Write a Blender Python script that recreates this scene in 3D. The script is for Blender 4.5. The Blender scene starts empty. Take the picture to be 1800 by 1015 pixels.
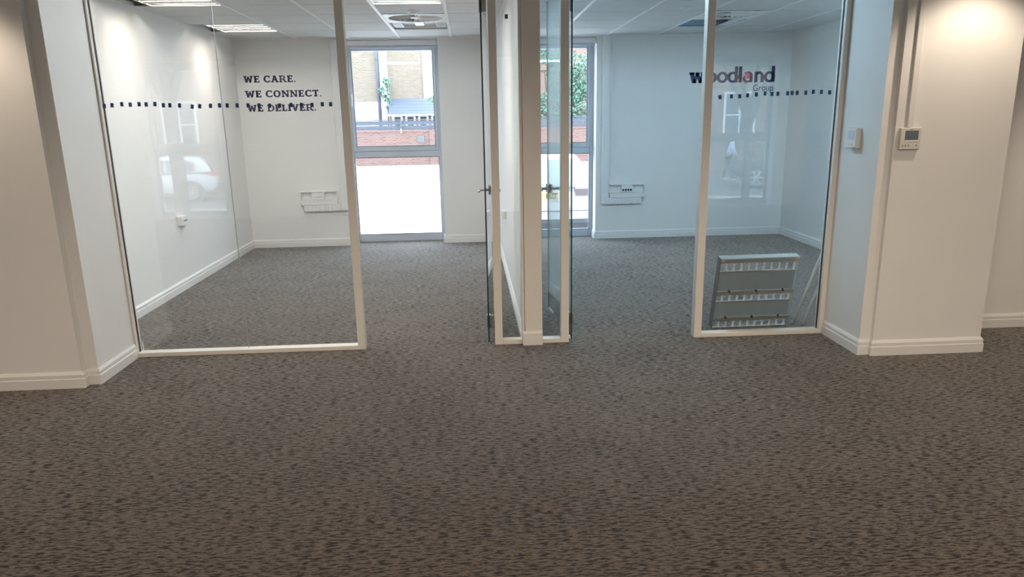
import bpy, bmesh, math, random
from mathutils import Vector, Matrix
random.seed(7)
R = math.radians
scene = bpy.context.scene
C = scene.collection

# ------------------------------------------------------------------ camera
CAM_H = 1.55
F_PX, PITCH, YAW, ROLL = 1241.39, R(13.602), R(3.2106), R(-1.0428)
cam_d = bpy.data.cameras.new('camera')
cam_d.sensor_fit = 'HORIZONTAL'; cam_d.sensor_width = 36.0
cam_d.lens = 36.0 * F_PX / 1800.0
cam_d.clip_start = 0.05; cam_d.clip_end = 300
cam = bpy.data.objects.new('camera', cam_d); C.objects.link(cam)
_f = Vector((math.sin(YAW)*math.cos(PITCH), math.cos(YAW)*math.cos(PITCH), -math.sin(PITCH)))
_r = Vector((math.cos(YAW), -math.sin(YAW), 0)); _u = _r.cross(_f)
_rr = _r*math.cos(ROLL) + _u*math.sin(ROLL); _uu = _u*math.cos(ROLL) - _r*math.sin(ROLL)
cam.matrix_world = Matrix(((_rr.x, _uu.x, -_f.x, 0), (_rr.y, _uu.y, -_f.y, 0), (_rr.z, _uu.z, -_f.z, CAM_H), (0, 0, 0, 1)))
scene.camera = cam

# ------------------------------------------------------------------ sky, sun, exposure
SKY = 9.0
world = bpy.data.worlds.new('sky'); scene.world = world; world.use_nodes = True
bg = world.node_tree.nodes['Background']
bg.inputs['Color'].default_value = (0.70, 0.85, 1.0, 1); bg.inputs['Strength'].default_value = SKY
sun_d = bpy.data.lights.new('sun', 'SUN'); sun_d.energy = 2.0; sun_d.angle = R(3); sun_d.color = (1, .95, .88)
sun = bpy.data.objects.new('sun', sun_d); C.objects.link(sun)
sun.rotation_euler = (R(4), R(42), 0)
scene.view_settings.view_transform = 'Standard'; scene.view_settings.look = 'None'
scene.view_settings.gamma = 1.0; scene.view_settings.use_curve_mapping = False
scene.view_settings.exposure = 0.0

# ------------------------------------------------------------------ key dimensions
CEIL = 2.51
OFF_Y0 = -2.45                 # rear (street side) wall face of the open office
PART_Y = 4.73                  # front of the glazed partition
BACK_Y = 9.015                 # window wall face of the two rooms
LX, RX = -2.765, 4.055         # outer side walls of the two rooms
MX0, MX1 = 0.345, 0.46         # wall between the rooms
GROUND_F, GROUND_R = -0.42, -0.90

# ------------------------------------------------------------------ materials
def nt(name):
    m = bpy.data.materials.new(name); m.use_nodes = True
    return m, m.node_tree.nodes, m.node_tree.links, m.node_tree.nodes['Principled BSDF']
def mat(name, col, rough=.6, metal=0., bump=0., bscale=200., var=0., spec=.5, emit=None, estr=0., vscale=6., coat=0.):
    m, n, l, b = nt(name)
    b.inputs['Base Color'].default_value = (*col, 1); b.inputs['Roughness'].default_value = rough
    b.inputs['Metallic'].default_value = metal; b.inputs['Specular IOR Level'].default_value = spec
    b.inputs['Coat Weight'].default_value = coat
    tc = n.new('ShaderNodeTexCoord')
    if var:
        t = n.new('ShaderNodeTexNoise'); t.inputs['Scale'].default_value = vscale; t.inputs['Detail'].default_value = 4
        l.new(tc.outputs['Object'], t.inputs['Vector'])
        r = n.new('ShaderNodeMix'); r.data_type = 'RGBA'
        r.inputs['A'].default_value = (*[c*(1-var) for c in col], 1); r.inputs['B'].default_value = (*[min(1, c*(1+var)) for c in col], 1)
        l.new(t.outputs['Fac'], r.inputs['Factor']); l.new(r.outputs['Result'], b.inputs['Base Color'])
    if bump:
        t = n.new('ShaderNodeTexNoise'); t.inputs['Scale'].default_value = bscale; t.inputs['Detail'].default_value = 3
        l.new(tc.outputs['Object'], t.inputs['Vector'])
        bp = n.new('ShaderNodeBump'); bp.inputs['Strength'].default_value = bump; bp.inputs['Distance'].default_value = .002
        l.new(t.outputs['Fac'], bp.inputs['Height']); l.new(bp.outputs['Normal'], b.inputs['Normal'])
    if emit:
        b.inputs['Emission Color'].default_value = (*emit, 1); b.inputs['Emission Strength'].default_value = estr
    return m
def glass_mat(name, tint, refl=1.0):
    m = bpy.data.materials.new(name); m.use_nodes = True
    n, l = m.node_tree.nodes, m.node_tree.links; n.clear()
    out = n.new('ShaderNodeOutputMaterial'); mix = n.new('ShaderNodeMixShader')
    tr = n.new('ShaderNodeBsdfTransparent'); tr.inputs['Color'].default_value = (*tint, 1)
    gl = n.new('ShaderNodeBsdfGlossy'); gl.inputs['Roughness'].default_value = 0.0
    lw = n.new('ShaderNodeLayerWeight'); lw.inputs['Blend'].default_value = .5
    p = n.new('ShaderNodeMath'); p.operation = 'POWER'; p.inputs[1].default_value = 5
    q = n.new('ShaderNodeMath'); q.operation = 'MULTIPLY_ADD'; q.inputs[1].default_value = .92; q.inputs[2].default_value = .043*refl
    l.new(lw.outputs['Facing'], p.inputs[0]); l.new(p.outputs[0], q.inputs[0]); l.new(q.outputs[0], mix.inputs['Fac'])
    l.new(tr.outputs[0], mix.inputs[1]); l.new(gl.outputs[0], mix.inputs[2]); l.new(mix.outputs[0], out.inputs['Surface'])
    return m
def carpet_mat():
    m, n, l, b = nt('carpet')
    tc = n.new('ShaderNodeTexCoord')
    def noise(sx, sy, det, off=0.):
        mp = n.new('ShaderNodeMapping'); mp.inputs['Scale'].default_value = (sx, sy, 1); mp.inputs['Location'].default_value = (off, off, 0)
        l.new(tc.outputs['Object'], mp.inputs['Vector'])
        t = n.new('ShaderNodeTexNoise'); t.inputs['Scale'].default_value = 1; t.inputs['Detail'].default_value = det
        t.inputs['Roughness'].default_value = .6
        l.new(mp.outputs[0], t.inputs['Vector']); return t.outputs['Fac']
    dash = noise(24, 108, 2.8); fine = noise(60, 420, 1, 9.); big = noise(2.2, 3.0, 2, 4.)
    a = n.new('ShaderNodeMath'); a.operation = 'MULTIPLY_ADD'; a.inputs[1].default_value = .10
    l.new(big, a.inputs[0]); l.new(dash, a.inputs[2])
    rp = n.new('ShaderNodeValToRGB'); e = rp.color_ramp.elements
    e[0].position = .455; e[0].color = (.010, .0060, .0038, 1); e[1].position = .585; e[1].color = (.066, .045, .031, 1)
    l.new(a.outputs[0], rp.inputs['Fac'])
    rf = n.new('ShaderNodeValToRGB'); e = rf.color_ramp.elements
    e[0].position = .3; e[0].color = (.62, .62, .62, 1); e[1].position = .7; e[1].color = (1.15, 1.15, 1.15, 1)
    l.new(fine, rf.inputs['Fac'])
    mx = n.new('ShaderNodeMix'); mx.data_type = 'RGBA'; mx.blend_type = 'MULTIPLY'; mx.inputs['Factor'].default_value = 1
    l.new(rp.outputs['Color'], mx.inputs['A']); l.new(rf.outputs['Color'], mx.inputs['B'])
    l.new(mx.outputs['Result'], b.inputs['Base Color'])
    rs = n.new('ShaderNodeValToRGB'); e = rs.color_ramp.elements
    e[0].position = .44; e[0].color = (.20, .20, .20, 1); e[1].position = .595; e[1].color = (1, .975, .94, 1)
    l.new(a.outputs[0], rs.inputs['Fac'])
    ms = n.new('ShaderNodeMix'); ms.data_type = 'RGBA'; ms.blend_type = 'MULTIPLY'; ms.inputs['Factor'].default_value = 1
    l.new(rs.outputs['Color'], ms.inputs['A']); l.new(rf.outputs['Color'], ms.inputs['B']); l.new(ms.outputs['Result'], b.inputs['Sheen Tint'])
    b.inputs['Roughness'].default_value = .85; b.inputs['Specular IOR Level'].default_value = .2
    b.inputs['Sheen Weight'].default_value = 1.0; b.inputs['Sheen Roughness'].default_value = .36
    bp = n.new('ShaderNodeBump'); bp.inputs['Strength'].default_value = .5; bp.inputs['Distance'].default_value = .004
    ad = n.new('ShaderNodeMath'); ad.operation = 'MULTIPLY_ADD'; ad.inputs[1].default_value = .5
    l.new(fine, ad.inputs[0]); l.new(dash, ad.inputs[2]); l.new(ad.outputs[0], bp.inputs['Height']); l.new(bp.outputs['Normal'], b.inputs['Normal'])
    return m
def brick_mat(name, c1, c2, mortar, rot=True):
    m, n, l, b = nt(name)
    tc = n.new('ShaderNodeTexCoord'); mp = n.new('ShaderNodeMapping')
    if rot: mp.inputs['Rotation'].default_value = (R(90), 0, 0)
    l.new(tc.outputs['Object'], mp.inputs['Vector'])
    t = n.new('ShaderNodeTexBrick'); t.inputs['Scale'].default_value = 1
    t.inputs['Brick Width'].default_value = .225; t.inputs['Row Height'].default_value = .075; t.inputs['Mortar Size'].default_value = .012
    t.inputs['Color1'].default_value = (*c1, 1); t.inputs['Color2'].default_value = (*c2, 1); t.inputs['Mortar'].default_value = (*mortar, 1)
    l.new(mp.outputs[0], t.inputs['Vector']); l.new(t.outputs['Color'], b.inputs['Base Color'])
    b.inputs['Roughness'].default_value = .9
    bp = n.new('ShaderNodeBump'); bp.inputs['Strength'].default_value = .6; bp.inputs['Distance'].default_value = .01; bp.invert = True
    l.new(t.outputs['Fac'], bp.inputs['Height']); l.new(bp.outputs['Normal'], b.inputs['Normal'])
    return m
M = {}
M['wall'] = mat('wall_paint', (.80, .79, .77), .75, bump=.08, bscale=350, var=.015)
M['trim'] = mat('white_gloss_trim', (.78, .77, .75), .4)
M['frame'] = mat('cream_partition_frame', (.80, .765, .71), .45)
M['tile'] = mat('ceiling_tile', (.72, .72, .71), .9, bump=.25, bscale=260, var=.03, vscale=60)
M['tbar'] = mat('ceiling_grid_white', (.90, .90, .89), .45)
M['void'] = mat('void_dark', (.18, .18, .18), .9)
M['carpet'] = carpet_mat()
M['glass'] = glass_mat('partition_glass', (.985, .993, .990), 1.5)
M['door_glass'] = glass_mat('door_glass', (.93, .965, .96), 1.0)
M['win_glass'] = glass_mat('window_glass', (.985, .992, .995), .8)
M['glass_edge'] = mat('glass_edge_green', (.012, .065, .065), .12)
M['joint'] = mat('clear_joint', (.55, .57, .56), .3)
M['gasket'] = mat('black_gasket', (.03, .03, .03), .6)
M['alu'] = mat('window_grey_aluminium', (.50, .54, .60), .4, metal=.0)
M['steel'] = mat('brushed_steel', (.46, .44, .42), .32, metal=1.)
M['galv'] = mat('galvanised_metal', (.48, .49, .47), .42, metal=.75, var=.12, vscale=14)
M['sheet'] = mat('dull_zinc_sheet', (.30, .37, .42), .5, metal=.2, var=.08, vscale=10)
M['zinc_shade'] = mat('shaded_zinc_edge', (.16, .17, .165), .55, metal=.3)  # darkened to stand for shade on the louvre panel's left flange
M['louvre_dark'] = mat('dark_louvre_metal', (.05, .05, .05), .5)
M['mirror'] = mat('bright_louvre_metal', (.82, .83, .84), .18, metal=.9)
M['plastic'] = mat('white_plastic', (.78, .78, .77), .4)
M['plastic_dim'] = mat('socket_recess_grey', (.30, .31, .32), .5)
M['cream_pl'] = mat('cream_plastic', (.70, .67, .60), .4)
M['black'] = mat('black_plastic', (.02, .02, .022), .5)
M['screen'] = mat('grey_screen', (.10, .14, .17), .15)
M['lit_screen'] = mat('pale_screen', (.62, .68, .80), .25)
M['navy'] = mat('navy_vinyl', (.012, .018, .085), .5)
M['red'] = mat('red_vinyl', (.62, .09, .09), .5)
M['pink'] = mat('pink_vinyl', (.75, .35, .35), .5)
M['greytext'] = mat('slate_vinyl', (.05, .06, .12), .5)
M['tape'] = mat('blue_tape', (.018, .07, .20), .45)
M['tube'] = mat('fluorescent_tube', (.9, .9, .9), .4, emit=(1, .91, .79), estr=85)
M['tube_fill'] = mat('added_fill_tube', (.9, .9, .9), .4, emit=(.93, .97, 1.0), estr=200)  # emitter of the added fill light in the left room
M['tube_fill_cool'] = mat('added_cool_fill_tube', (.9, .9, .9), .4, emit=(.52, .79, 1.0), estr=135)  # bluish emitter of the two added fill lights, right room
M['tube_off'] = mat('unlit_tube', (.8, .8, .8), .3)
M['lamp'] = mat('downlight_lens', (.9, .9, .9), .4, emit=(1, .78, .55), estr=6)
M['blind'] = mat('white_blind', (.75, .76, .78), .6)
M['bluebox'] = mat('bluish_housing_metal', (.34, .46, .55), .4, metal=.3)
M['brick_red'] = brick_mat('red_brick', (.15, .066, .052), (.20, .10, .08), (.20, .16, .145))
M['brick_yel'] = brick_mat('yellow_stock_brick', (.19, .145, .10), (.24, .185, .13), (.25, .215, .18))
M['brick_org'] = brick_mat('orange_brick', (.20, .10, .07), (.25, .14, .10), (.26, .22, .19))
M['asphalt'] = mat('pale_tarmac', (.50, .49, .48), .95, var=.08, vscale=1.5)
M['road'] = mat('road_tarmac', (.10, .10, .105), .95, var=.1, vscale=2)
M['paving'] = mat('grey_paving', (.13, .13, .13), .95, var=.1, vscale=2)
M['kerb'] = mat('kerb_stone', (.40, .40, .39), .9, var=.06)
M['weather'] = mat('weathered_timber', (.085, .09, .11), .85, var=.2, vscale=9)
M['whitewall'] = mat('white_render', (.80, .80, .80), .8)
M['white_joinery'] = mat('white_joinery', (.82, .83, .84), .5)
M['slate'] = mat('blue_slate', (.085, .10, .135), .6, var=.15, vscale=5)
M['pipe'] = mat('grey_drainpipe', (.10, .11, .14), .6)
M['darkpane'] = mat('dark_window_pane', (.05, .06, .07), .1)
M['leaf'] = mat('green_leaf', (.10, .20, .09), .55, var=.35, vscale=3)
M['leaf2'] = mat('ivy_leaf', (.11, .20, .14), .45, var=.4, vscale=2)
M['bark'] = mat('grey_bark', (.10, .09, .08), .95, bump=.6, bscale=30, var=.2)
M['car_white'] = mat('white_car_paint', (.80, .81, .82), .3, coat=.6)
M['car_silver'] = mat('silver_white_car_paint', (.72, .74, .76), .3, coat=.6)
M['car_dark'] = mat('charcoal_car_paint', (.035, .04, .045), .3, coat=.6)
M['car_glass'] = mat('car_tinted_glass', (.10, .12, .13), .08)
M['car_glass_sky'] = mat('rear_glass_sky_reflection', (.55, .60, .63), .1)  # pale colour stands in for sky reflected in the rear window
M['tyre'] = mat('tyre_rubber', (.025, .025, .026), .85)
M['rim'] = mat('alloy_rim', (.68, .69, .70), .3, metal=.6)
M['tail'] = mat('tail_light_red', (.45, .12, .12), .2)
M['tail_clear'] = mat('tail_light_pale', (.17, .125, .135), .2)
M['bumper'] = mat('black_bumper', (.06, .065, .075), .7)
M['plate_y'] = mat('yellow_plate', (.72, .58, .28), .5)
M['skin'] = mat('skin', (.50, .32, .24), .6)
M['shirt'] = mat('pale_blue_shirt', (.55, .68, .88), .8)
M['trousers'] = mat('black_trousers', (.02, .02, .025), .85)
M['shoe'] = mat('white_shoe', (.75, .75, .74), .6)
M['hair'] = mat('dark_hair', (.03, .022, .016), .7)

# ------------------------------------------------------------------ mesh helpers
class MB:
    def __init__(s): s.v = []; s.f = []
    def add(s, vs, fs):
        o = len(s.v); s.v += [tuple(v) for v in vs]; s.f += [tuple(i+o for i in f) for f in fs]; return s
    def box(s, x0, x1, y0, y1, z0, z1):
        return s.add([(x0,y0,z0),(x1,y0,z0),(x1,y1,z0),(x0,y1,z0),(x0,y0,z1),(x1,y0,z1),(x1,y1,z1),(x0,y1,z1)],
                     [(0,3,2,1),(4,5,6,7),(0,1,5,4),(1,2,6,5),(2,3,7,6),(3,0,4,7)])
    def cbox(s, x0, x1, y0, y1, z0, z1, c):      # box with chamfered vertical+horizontal edges (hull of shrunken boxes)
        bm = bmesh.new(); pts = []
        for (a, b, d) in ((c,0,c),(0,c,c),(c,c,0)):
            for x in (x0+a, x1-a):
                for y in (y0+b, y1-b):
                    for z in (z0+d, z1-d): pts.append((x,y,z))
        vs = [bm.verts.new(p) for p in pts]
        bmesh.ops.convex_hull(bm, input=vs); bmesh.ops.dissolve_limit(bm, angle_limit=.02, verts=bm.verts, edges=bm.edges)
        bm.verts.ensure_lookup_table(); bm.verts.index_update()
        s.add([v.co[:] for v in bm.verts], [[v.index for v in f.verts] for f in bm.faces]); bm.free(); return s
    def tube(s, pts, rad, n=10, cap=True):
        pts = [Vector(p) for p in pts]; rads = rad if isinstance(rad, (list, tuple)) else [rad]*len(pts)
        o = len(s.v); up = Vector((0,0,1)); vs = []; fs = []
        for i, p in enumerate(pts):
            t = (pts[min(i+1, len(pts)-1)] - pts[max(i-1, 0)]).normalized()
            a = t.cross(up if abs(t.z) < .95 else Vector((1,0,0))).normalized(); b = t.cross(a).normalized()
            for k in range(n):
                th = 2*math.pi*k/n; vs.append(p + (a*math.cos(th) + b*math.sin(th))*rads[i])
        for i in range(len(pts)-1):
            for k in range(n):
                k2 = (k+1) % n; fs.append((i*n+k, i*n+k2, (i+1)*n+k2, (i+1)*n+k))
        if cap: fs.append(tuple(range(n))); fs.append(tuple(reversed(range((len(pts)-1)*n, len(pts)*n))))
        return s.add(vs, fs)
    def prism(s, poly, d0, d1, axis='y'):        # extrude a 2-D polygon (a,b) along an axis
        def mk(a, b, d): return {'y': (a, d, b), 'x': (d, a, b), 'z': (a, b, d)}[axis]
        n = len(poly)
        return s.add([mk(a,b,d0) for a,b in poly] + [mk(a,b,d1) for a,b in poly],
                     [tuple(range(n)), tuple(reversed(range(n,2*n)))] + [(i,(i+1)%n,n+(i+1)%n,n+i) for i in range(n)])
    def lathe(s, prof, c=(0,0,0), n=24, axis='z'):
        vs = []; fs = []; m = len(prof)
        for k in range(n):
            th = 2*math.pi*k/n
            for r, h in prof:
                p = (r*math.cos(th), r*math.sin(th), h) if axis == 'z' else (r*math.cos(th), h, r*math.sin(th))
                vs.append((p[0]+c[0], p[1]+c[1], p[2]+c[2]))
        for k in range(n):
            k2 = (k+1) % n
            for i in range(m-1): fs.append((k*m+i, k2*m+i, k2*m+i+1, k*m+i+1))
        return s.add(vs, fs)
    def mesh(s, name, m, smooth=False, org=(0,0,0)):
        me = bpy.data.meshes.new(name)
        me.from_pydata([(v[0]-org[0], v[1]-org[1], v[2]-org[2]) for v in s.v], [], s.f); me.update()
        bm = bmesh.new(); bm.from_mesh(me); bmesh.ops.recalc_face_normals(bm, faces=bm.faces); bm.to_mesh(me); bm.free()
        me.materials.append(M[m] if isinstance(m, str) else m)
        if smooth:
            for p in me.polygons: p.use_smooth = True
        return me
def tag(o, label=None, cat=None, group=None, kind=None):
    if label: o['label'] = label
    if cat: o['category'] = cat
    if group: o['group'] = group
    if kind: o['kind'] = kind
    return o
def link(o, parent=None):
    C.objects.link(o)
    if parent is not None: o.parent = parent
    return o
def thing(name, loc, label, cat, group=None, kind=None, rz=0., rot=None):
    o = bpy.data.objects.new(name, None); o.empty_display_size = .1; C.objects.link(o); o.location = loc
    o.rotation_euler = rot if rot else (0, 0, rz)
    return tag(o, label, cat, group, kind)
def part(name, mb, m, parent, smooth=False, world=False, label=None, kind=None):
    """mesh child; world=True when the mesh was laid out in room coordinates (parents unrotated)"""
    org = (0,0,0)
    if world:
        p = parent; org = Vector((0,0,0))
        while p is not None: org = org + p.location; p = p.parent
    o = bpy.data.objects.new(name, mb.mesh(name, m, smooth, org)); link(o, parent)
    if label: o['label'] = label
    if kind: o['kind'] = kind
    return o
def single(name, mb, m, label, cat, group=None, kind=None, smooth=False, org=(0,0,0)):
    o = bpy.data.objects.new(name, mb.mesh(name, m, smooth, org)); link(o); o.location = org
    return tag(o, label, cat, group, kind)
def sharemesh(name, me, parent, loc, rot=(0,0,0)):
    o = bpy.data.objects.new(name, me); link(o, parent); o.location = loc; o.rotation_euler = rot; return o
def text_mesh(body, size, depth, m, name, bold=0.):
    cu = bpy.data.curves.new('lettering', 'FONT'); cu.body = body; cu.size = size; cu.extrude = depth; cu.resolution_u = 4; cu.offset = bold
    t = bpy.data.objects.new('lettering', cu); C.objects.link(t); bpy.context.view_layer.update()
    me = bpy.data.meshes.new_from_object(t.evaluated_get(bpy.context.evaluated_depsgraph_get()))
    bpy.data.objects.remove(t); bpy.data.curves.remove(cu); me.name = name; me.materials.clear(); me.materials.append(M[m]); return me
ORD = ['first','second','third','fourth','fifth','sixth','seventh','eighth','ninth','tenth','eleventh','twelfth','thirteenth','fourteenth','fifteenth',
       'sixteenth','seventeenth','eighteenth','nineteenth','twentieth','twenty-first','twenty-second','twenty-third','twenty-fourth','twenty-fifth']

# ------------------------------------------------------------------ pixel -> room (for measuring only)
def ray(x, y): return _f + _rr*((x-900)/F_PX) - _uu*((y-507.5)/F_PX)
def on_y(x, y, Y): d = ray(x, y); return Vector((0,0,CAM_H)) + d*(Y/d.y)

# ================================================================== STRUCTURE
S = 'structure'
fl = MB().box(-6.2, 6.2, OFF_Y0, 4.802, -.02, 0)
single('floor', fl, 'carpet', 'dark brown flecked carpet of the open office in the foreground', 'floor', kind=S)
single('floor', MB().box(-2.9, .402, 4.805, 9.40, -.02, 0), 'carpet', 'grey flecked carpet inside the left glazed room', 'floor', kind=S)
single('floor', MB().box(.402, 4.2, 4.805, 9.40, -.02, 0), 'carpet', 'grey flecked carpet inside the right glazed room', 'floor', kind=S)
single('floor', MB().box(-6.5, 6.5, OFF_Y0-.4, 9.42, -.30, -.02), 'void', 'concrete slab beneath the carpets', 'floor', kind=S)

# walls of the office side
wl = MB().box(-6.2, -2.385, 4.19, 4.80, 0, CEIL).box(-2.385, -2.315, 4.247, 4.80, 0, CEIL)
single('wall_left', wl, 'wall', 'cream boxed-out wall left of the glass partition', 'wall', kind=S)
wr = MB().box(2.505, 2.578, 4.262, 4.80, 0, CEIL).box(2.578, 3.305, 4.232, 4.80, 0, CEIL)
single('wall_right', wr, 'wall', 'cream column wall carrying the heating controller, right of the glass', 'wall', kind=S)
single('wall_recess', MB().box(3.305, 6.2, 4.73, 4.80, 0, CEIL), 'wall', 'recessed cream wall at the far right edge', 'wall', kind=S)
# room walls
single('wall_left_room', MB().box(LX-.14, LX, 4.80, 9.02, 0, 2.66), 'wall', 'white left side wall of the left room with a small socket', 'wall', kind=S)
single('wall_right_room', MB().box(RX, RX+.14, 4.80, 9.02, 0, 2.66), 'wall', 'pale right side wall of the right room', 'wall', kind=S)
single('wall_middle', MB().box(MX0, MX1, 4.80, BACK_Y, 0, 2.66), 'wall', 'white wall dividing the two glazed rooms', 'wall', kind=S)
W1 = (-1.50, -.342); W2 = (.50, 1.60); WTOP = 2.49
wb = MB()
for a, b in ((LX-.14, W1[0]), (W1[1], W2[0]), (W2[1], RX+.14)): wb.box(a, b, BACK_Y, 9.42, -.5, 2.9)
for a, b in (W1, W2): wb.box(a, b, BACK_Y, 9.42, WTOP, 2.9).box(a, b, 9.23, 9.42, -.5, -.002)
single('wall_back', wb, 'wall', 'white window wall with lettering at the far end of both rooms', 'wall', kind=S)
# rear street-side wall of the office, behind the viewer
V1 = (-5.20, -4.05); V2 = (4.05, 5.20)
wz = MB()
for a, b in ((-6.5, V1[0]), (V1[1], V2[0]), (V2[1], 6.5)): wz.box(a, b, OFF_Y0-.40, OFF_Y0, -.9, 2.9)
for a, b in (V1, V2): wz.box(a, b, OFF_Y0-.40, OFF_Y0, WTOP, 2.9).box(a, b, OFF_Y0-.4, OFF_Y0-.21, -.9, -.002)
single('wall_rear', wz, 'wall', 'street-side wall with two tall windows, mirrored in the glass', 'wall', kind=S)
single('wall_west', MB().box(-6.5, -6.2, OFF_Y0-.1, 4.9, 0, 2.9), 'wall', 'office side wall out of view to the left', 'wall', kind=S)
single('wall_east', MB().box(6.2, 6.5, OFF_Y0-.1, 4.9, 0, 2.9), 'wall', 'office side wall out of view to the right', 'wall', kind=S)

# ceilings
single('ceiling', MB().box(-6.2, 6.2, OFF_Y0, 4.80, CEIL, CEIL+.05), 'tile', 'white ceiling over the open office', 'ceiling', kind=S)
single('roof_slab', MB().box(-6.6, 6.6, OFF_Y0-.4, 9.42, 2.90, 3.1), 'void', 'concrete slab above the suspended ceilings', 'ceiling', kind=S)
single('wall_ends', MB().box(-3.1, LX-.14, 4.80, 9.42, -.3, 2.9).box(RX+.14, 4.4, 4.80, 9.42, -.3, 2.9), 'void', 'outer masonry beyond the side walls of the rooms', 'wall', kind=S)

TX_L = [LX, -2.01, -1.40, -.79, -.175, MX0]
TX_R = [MX1, 1.10, 1.71, 2.335, 2.95, 3.56, RX]
TY = [4.80, 5.25, 5.85, 6.45, 7.05, 7.65, 8.25, 8.85, BACK_Y]
def tiled_ceiling(label, TX, skip):
    x0, x1 = TX[0], TX[-1]
    root = single('ceiling', MB().box(x0, x1, 4.80, BACK_Y+.2 if False else BACK_Y, 2.66, 2.70), 'void', label, 'ceiling', kind=S)
    g = .006; cache = {}
    for i in range(len(TX)-1):
        for j in range(len(TY)-1):
            if (i, j) in skip: continue
            w, d = TX[i+1]-TX[i], TY[j+1]-TY[j]; key = (round(w,3), round(d,3))
            if key not in cache:
                cache[key] = MB().box(-w/2+.006, w/2-.006, -d/2+g, d/2-g, 0, .004).mesh('ceiling_tile', 'tile')
            sharemesh('ceiling_tile', cache[key], root, ((TX[i]+TX[i+1])/2, (TY[j]+TY[j+1])/2, CEIL))
    for k, X in enumerate(TX[1:-1]):
        part('grid_bar', MB().box(X-.014, X+.014, 4.80, BACK_Y-.001, CEIL-.006, CEIL+.03), 'tbar', root)
    tr = MB().box(x0, x0+.02, 4.80, BACK_Y, CEIL-.004, CEIL+.03).box(x1-.02, x1, 4.80, BACK_Y, CEIL-.004, CEIL+.03).box(x0+.02, x1-.02, BACK_Y-.02, BACK_Y, CEIL-.004, CEIL+.03)
    part('edge_trim', tr, 'tbar', root)
    for j in range(1, len(TY)-1):      # dark joint backing between planks
        part('joint_backing', MB().box(x0+.02, x1-.02, TY[j]-.012, TY[j]+.012, CEIL+.0045, CEIL+.009), 'gasket', root)
    return root
skipL = {(2,1), (0,2), (0,5), (3,2), (3,4), (3,5)}
skipR = {(3,4), (3,5), (1,1), (4,1)}
tiled_ceiling('suspended tile ceiling of the left room with three lit panels', TX_L, skipL)
tiled_ceiling('suspended tile ceiling of the right room with an open panel', TX_R, skipR)

# ------------------------------------------------------------------ skirting
PROF = [(0,0),(.017,0),(.017,.058),(.0135,.062),(.0135,.084),(.005,.100),(0,.100)]
NB = [0]
def skirting(pts, label):
    """moulded board; the room is on the left of the path direction"""
    pts = [Vector(p) for p in pts]; n = len(pts); mb = MB(); vs = []; m = len(PROF)
    for i, p in enumerate(pts):
        ns = []
        if i > 0: d = (p-pts[i-1]).normalized(); ns.append(Vector((-d.y, d.x)))
        if i < n-1: d = (pts[i+1]-p).normalized(); ns.append(Vector((-d.y, d.x)))
        if len(ns) == 2: q = (ns[0]+ns[1]); off = q / max(.3, (1+ns[0].dot(ns[1])))
        else: off = ns[0]
        for a, z in PROF: vs.append((p.x+off.x*a, p.y+off.y*a, z+.0005))
    fs = []
    for i in range(n-1):
        for k in range(m-1): fs.append((i*m+k, (i+1)*m+k, (i+1)*m+k+1, i*m+k+1))
    fs.append(tuple(range(m))); fs.append(tuple(range((n-1)*m, n*m)))
    mb.add(vs, fs); NB[0] += 1
    return single('baseboard_%d' % NB[0], mb, 'trim', label, 'skirting board', kind=S)
skirting([(-2.315,4.722),(-2.315,4.247),(-2.385,4.247),(-2.385,4.19),(-6.2,4.19)], 'white skirting board stepping round the wall left of the glass')
skirting([(3.305,4.728),(3.305,4.232),(2.578,4.232),(2.578,4.262),(2.505,4.262),(2.505,4.722)], 'white skirting board wrapping the column right of the glass')
skirting([(6.2,4.73),(3.325,4.73)], 'short white skirting board on the recessed wall at far right')
skirting([(W1[0],9.20),(W1[0],BACK_Y),(LX,BACK_Y),(LX,4.80),(-2.297,4.80)], 'white skirting board along left and back walls of left room')
skirting([(MX0,4.802),(MX0,BACK_Y),(W1[1],BACK_Y),(W1[1],9.20)], 'white skirting board along the dividing wall, left room side')
skirting([(W2[0],9.20),(W2[0],BACK_Y),(MX1,BACK_Y),(MX1,4.802)], 'white skirting board along the dividing wall, right room side')
skirting([(2.485,4.80),(RX,4.80),(RX,BACK_Y),(W2[1],BACK_Y),(W2[1],9.20)], 'white skirting board along back and right walls of right room')

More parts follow.
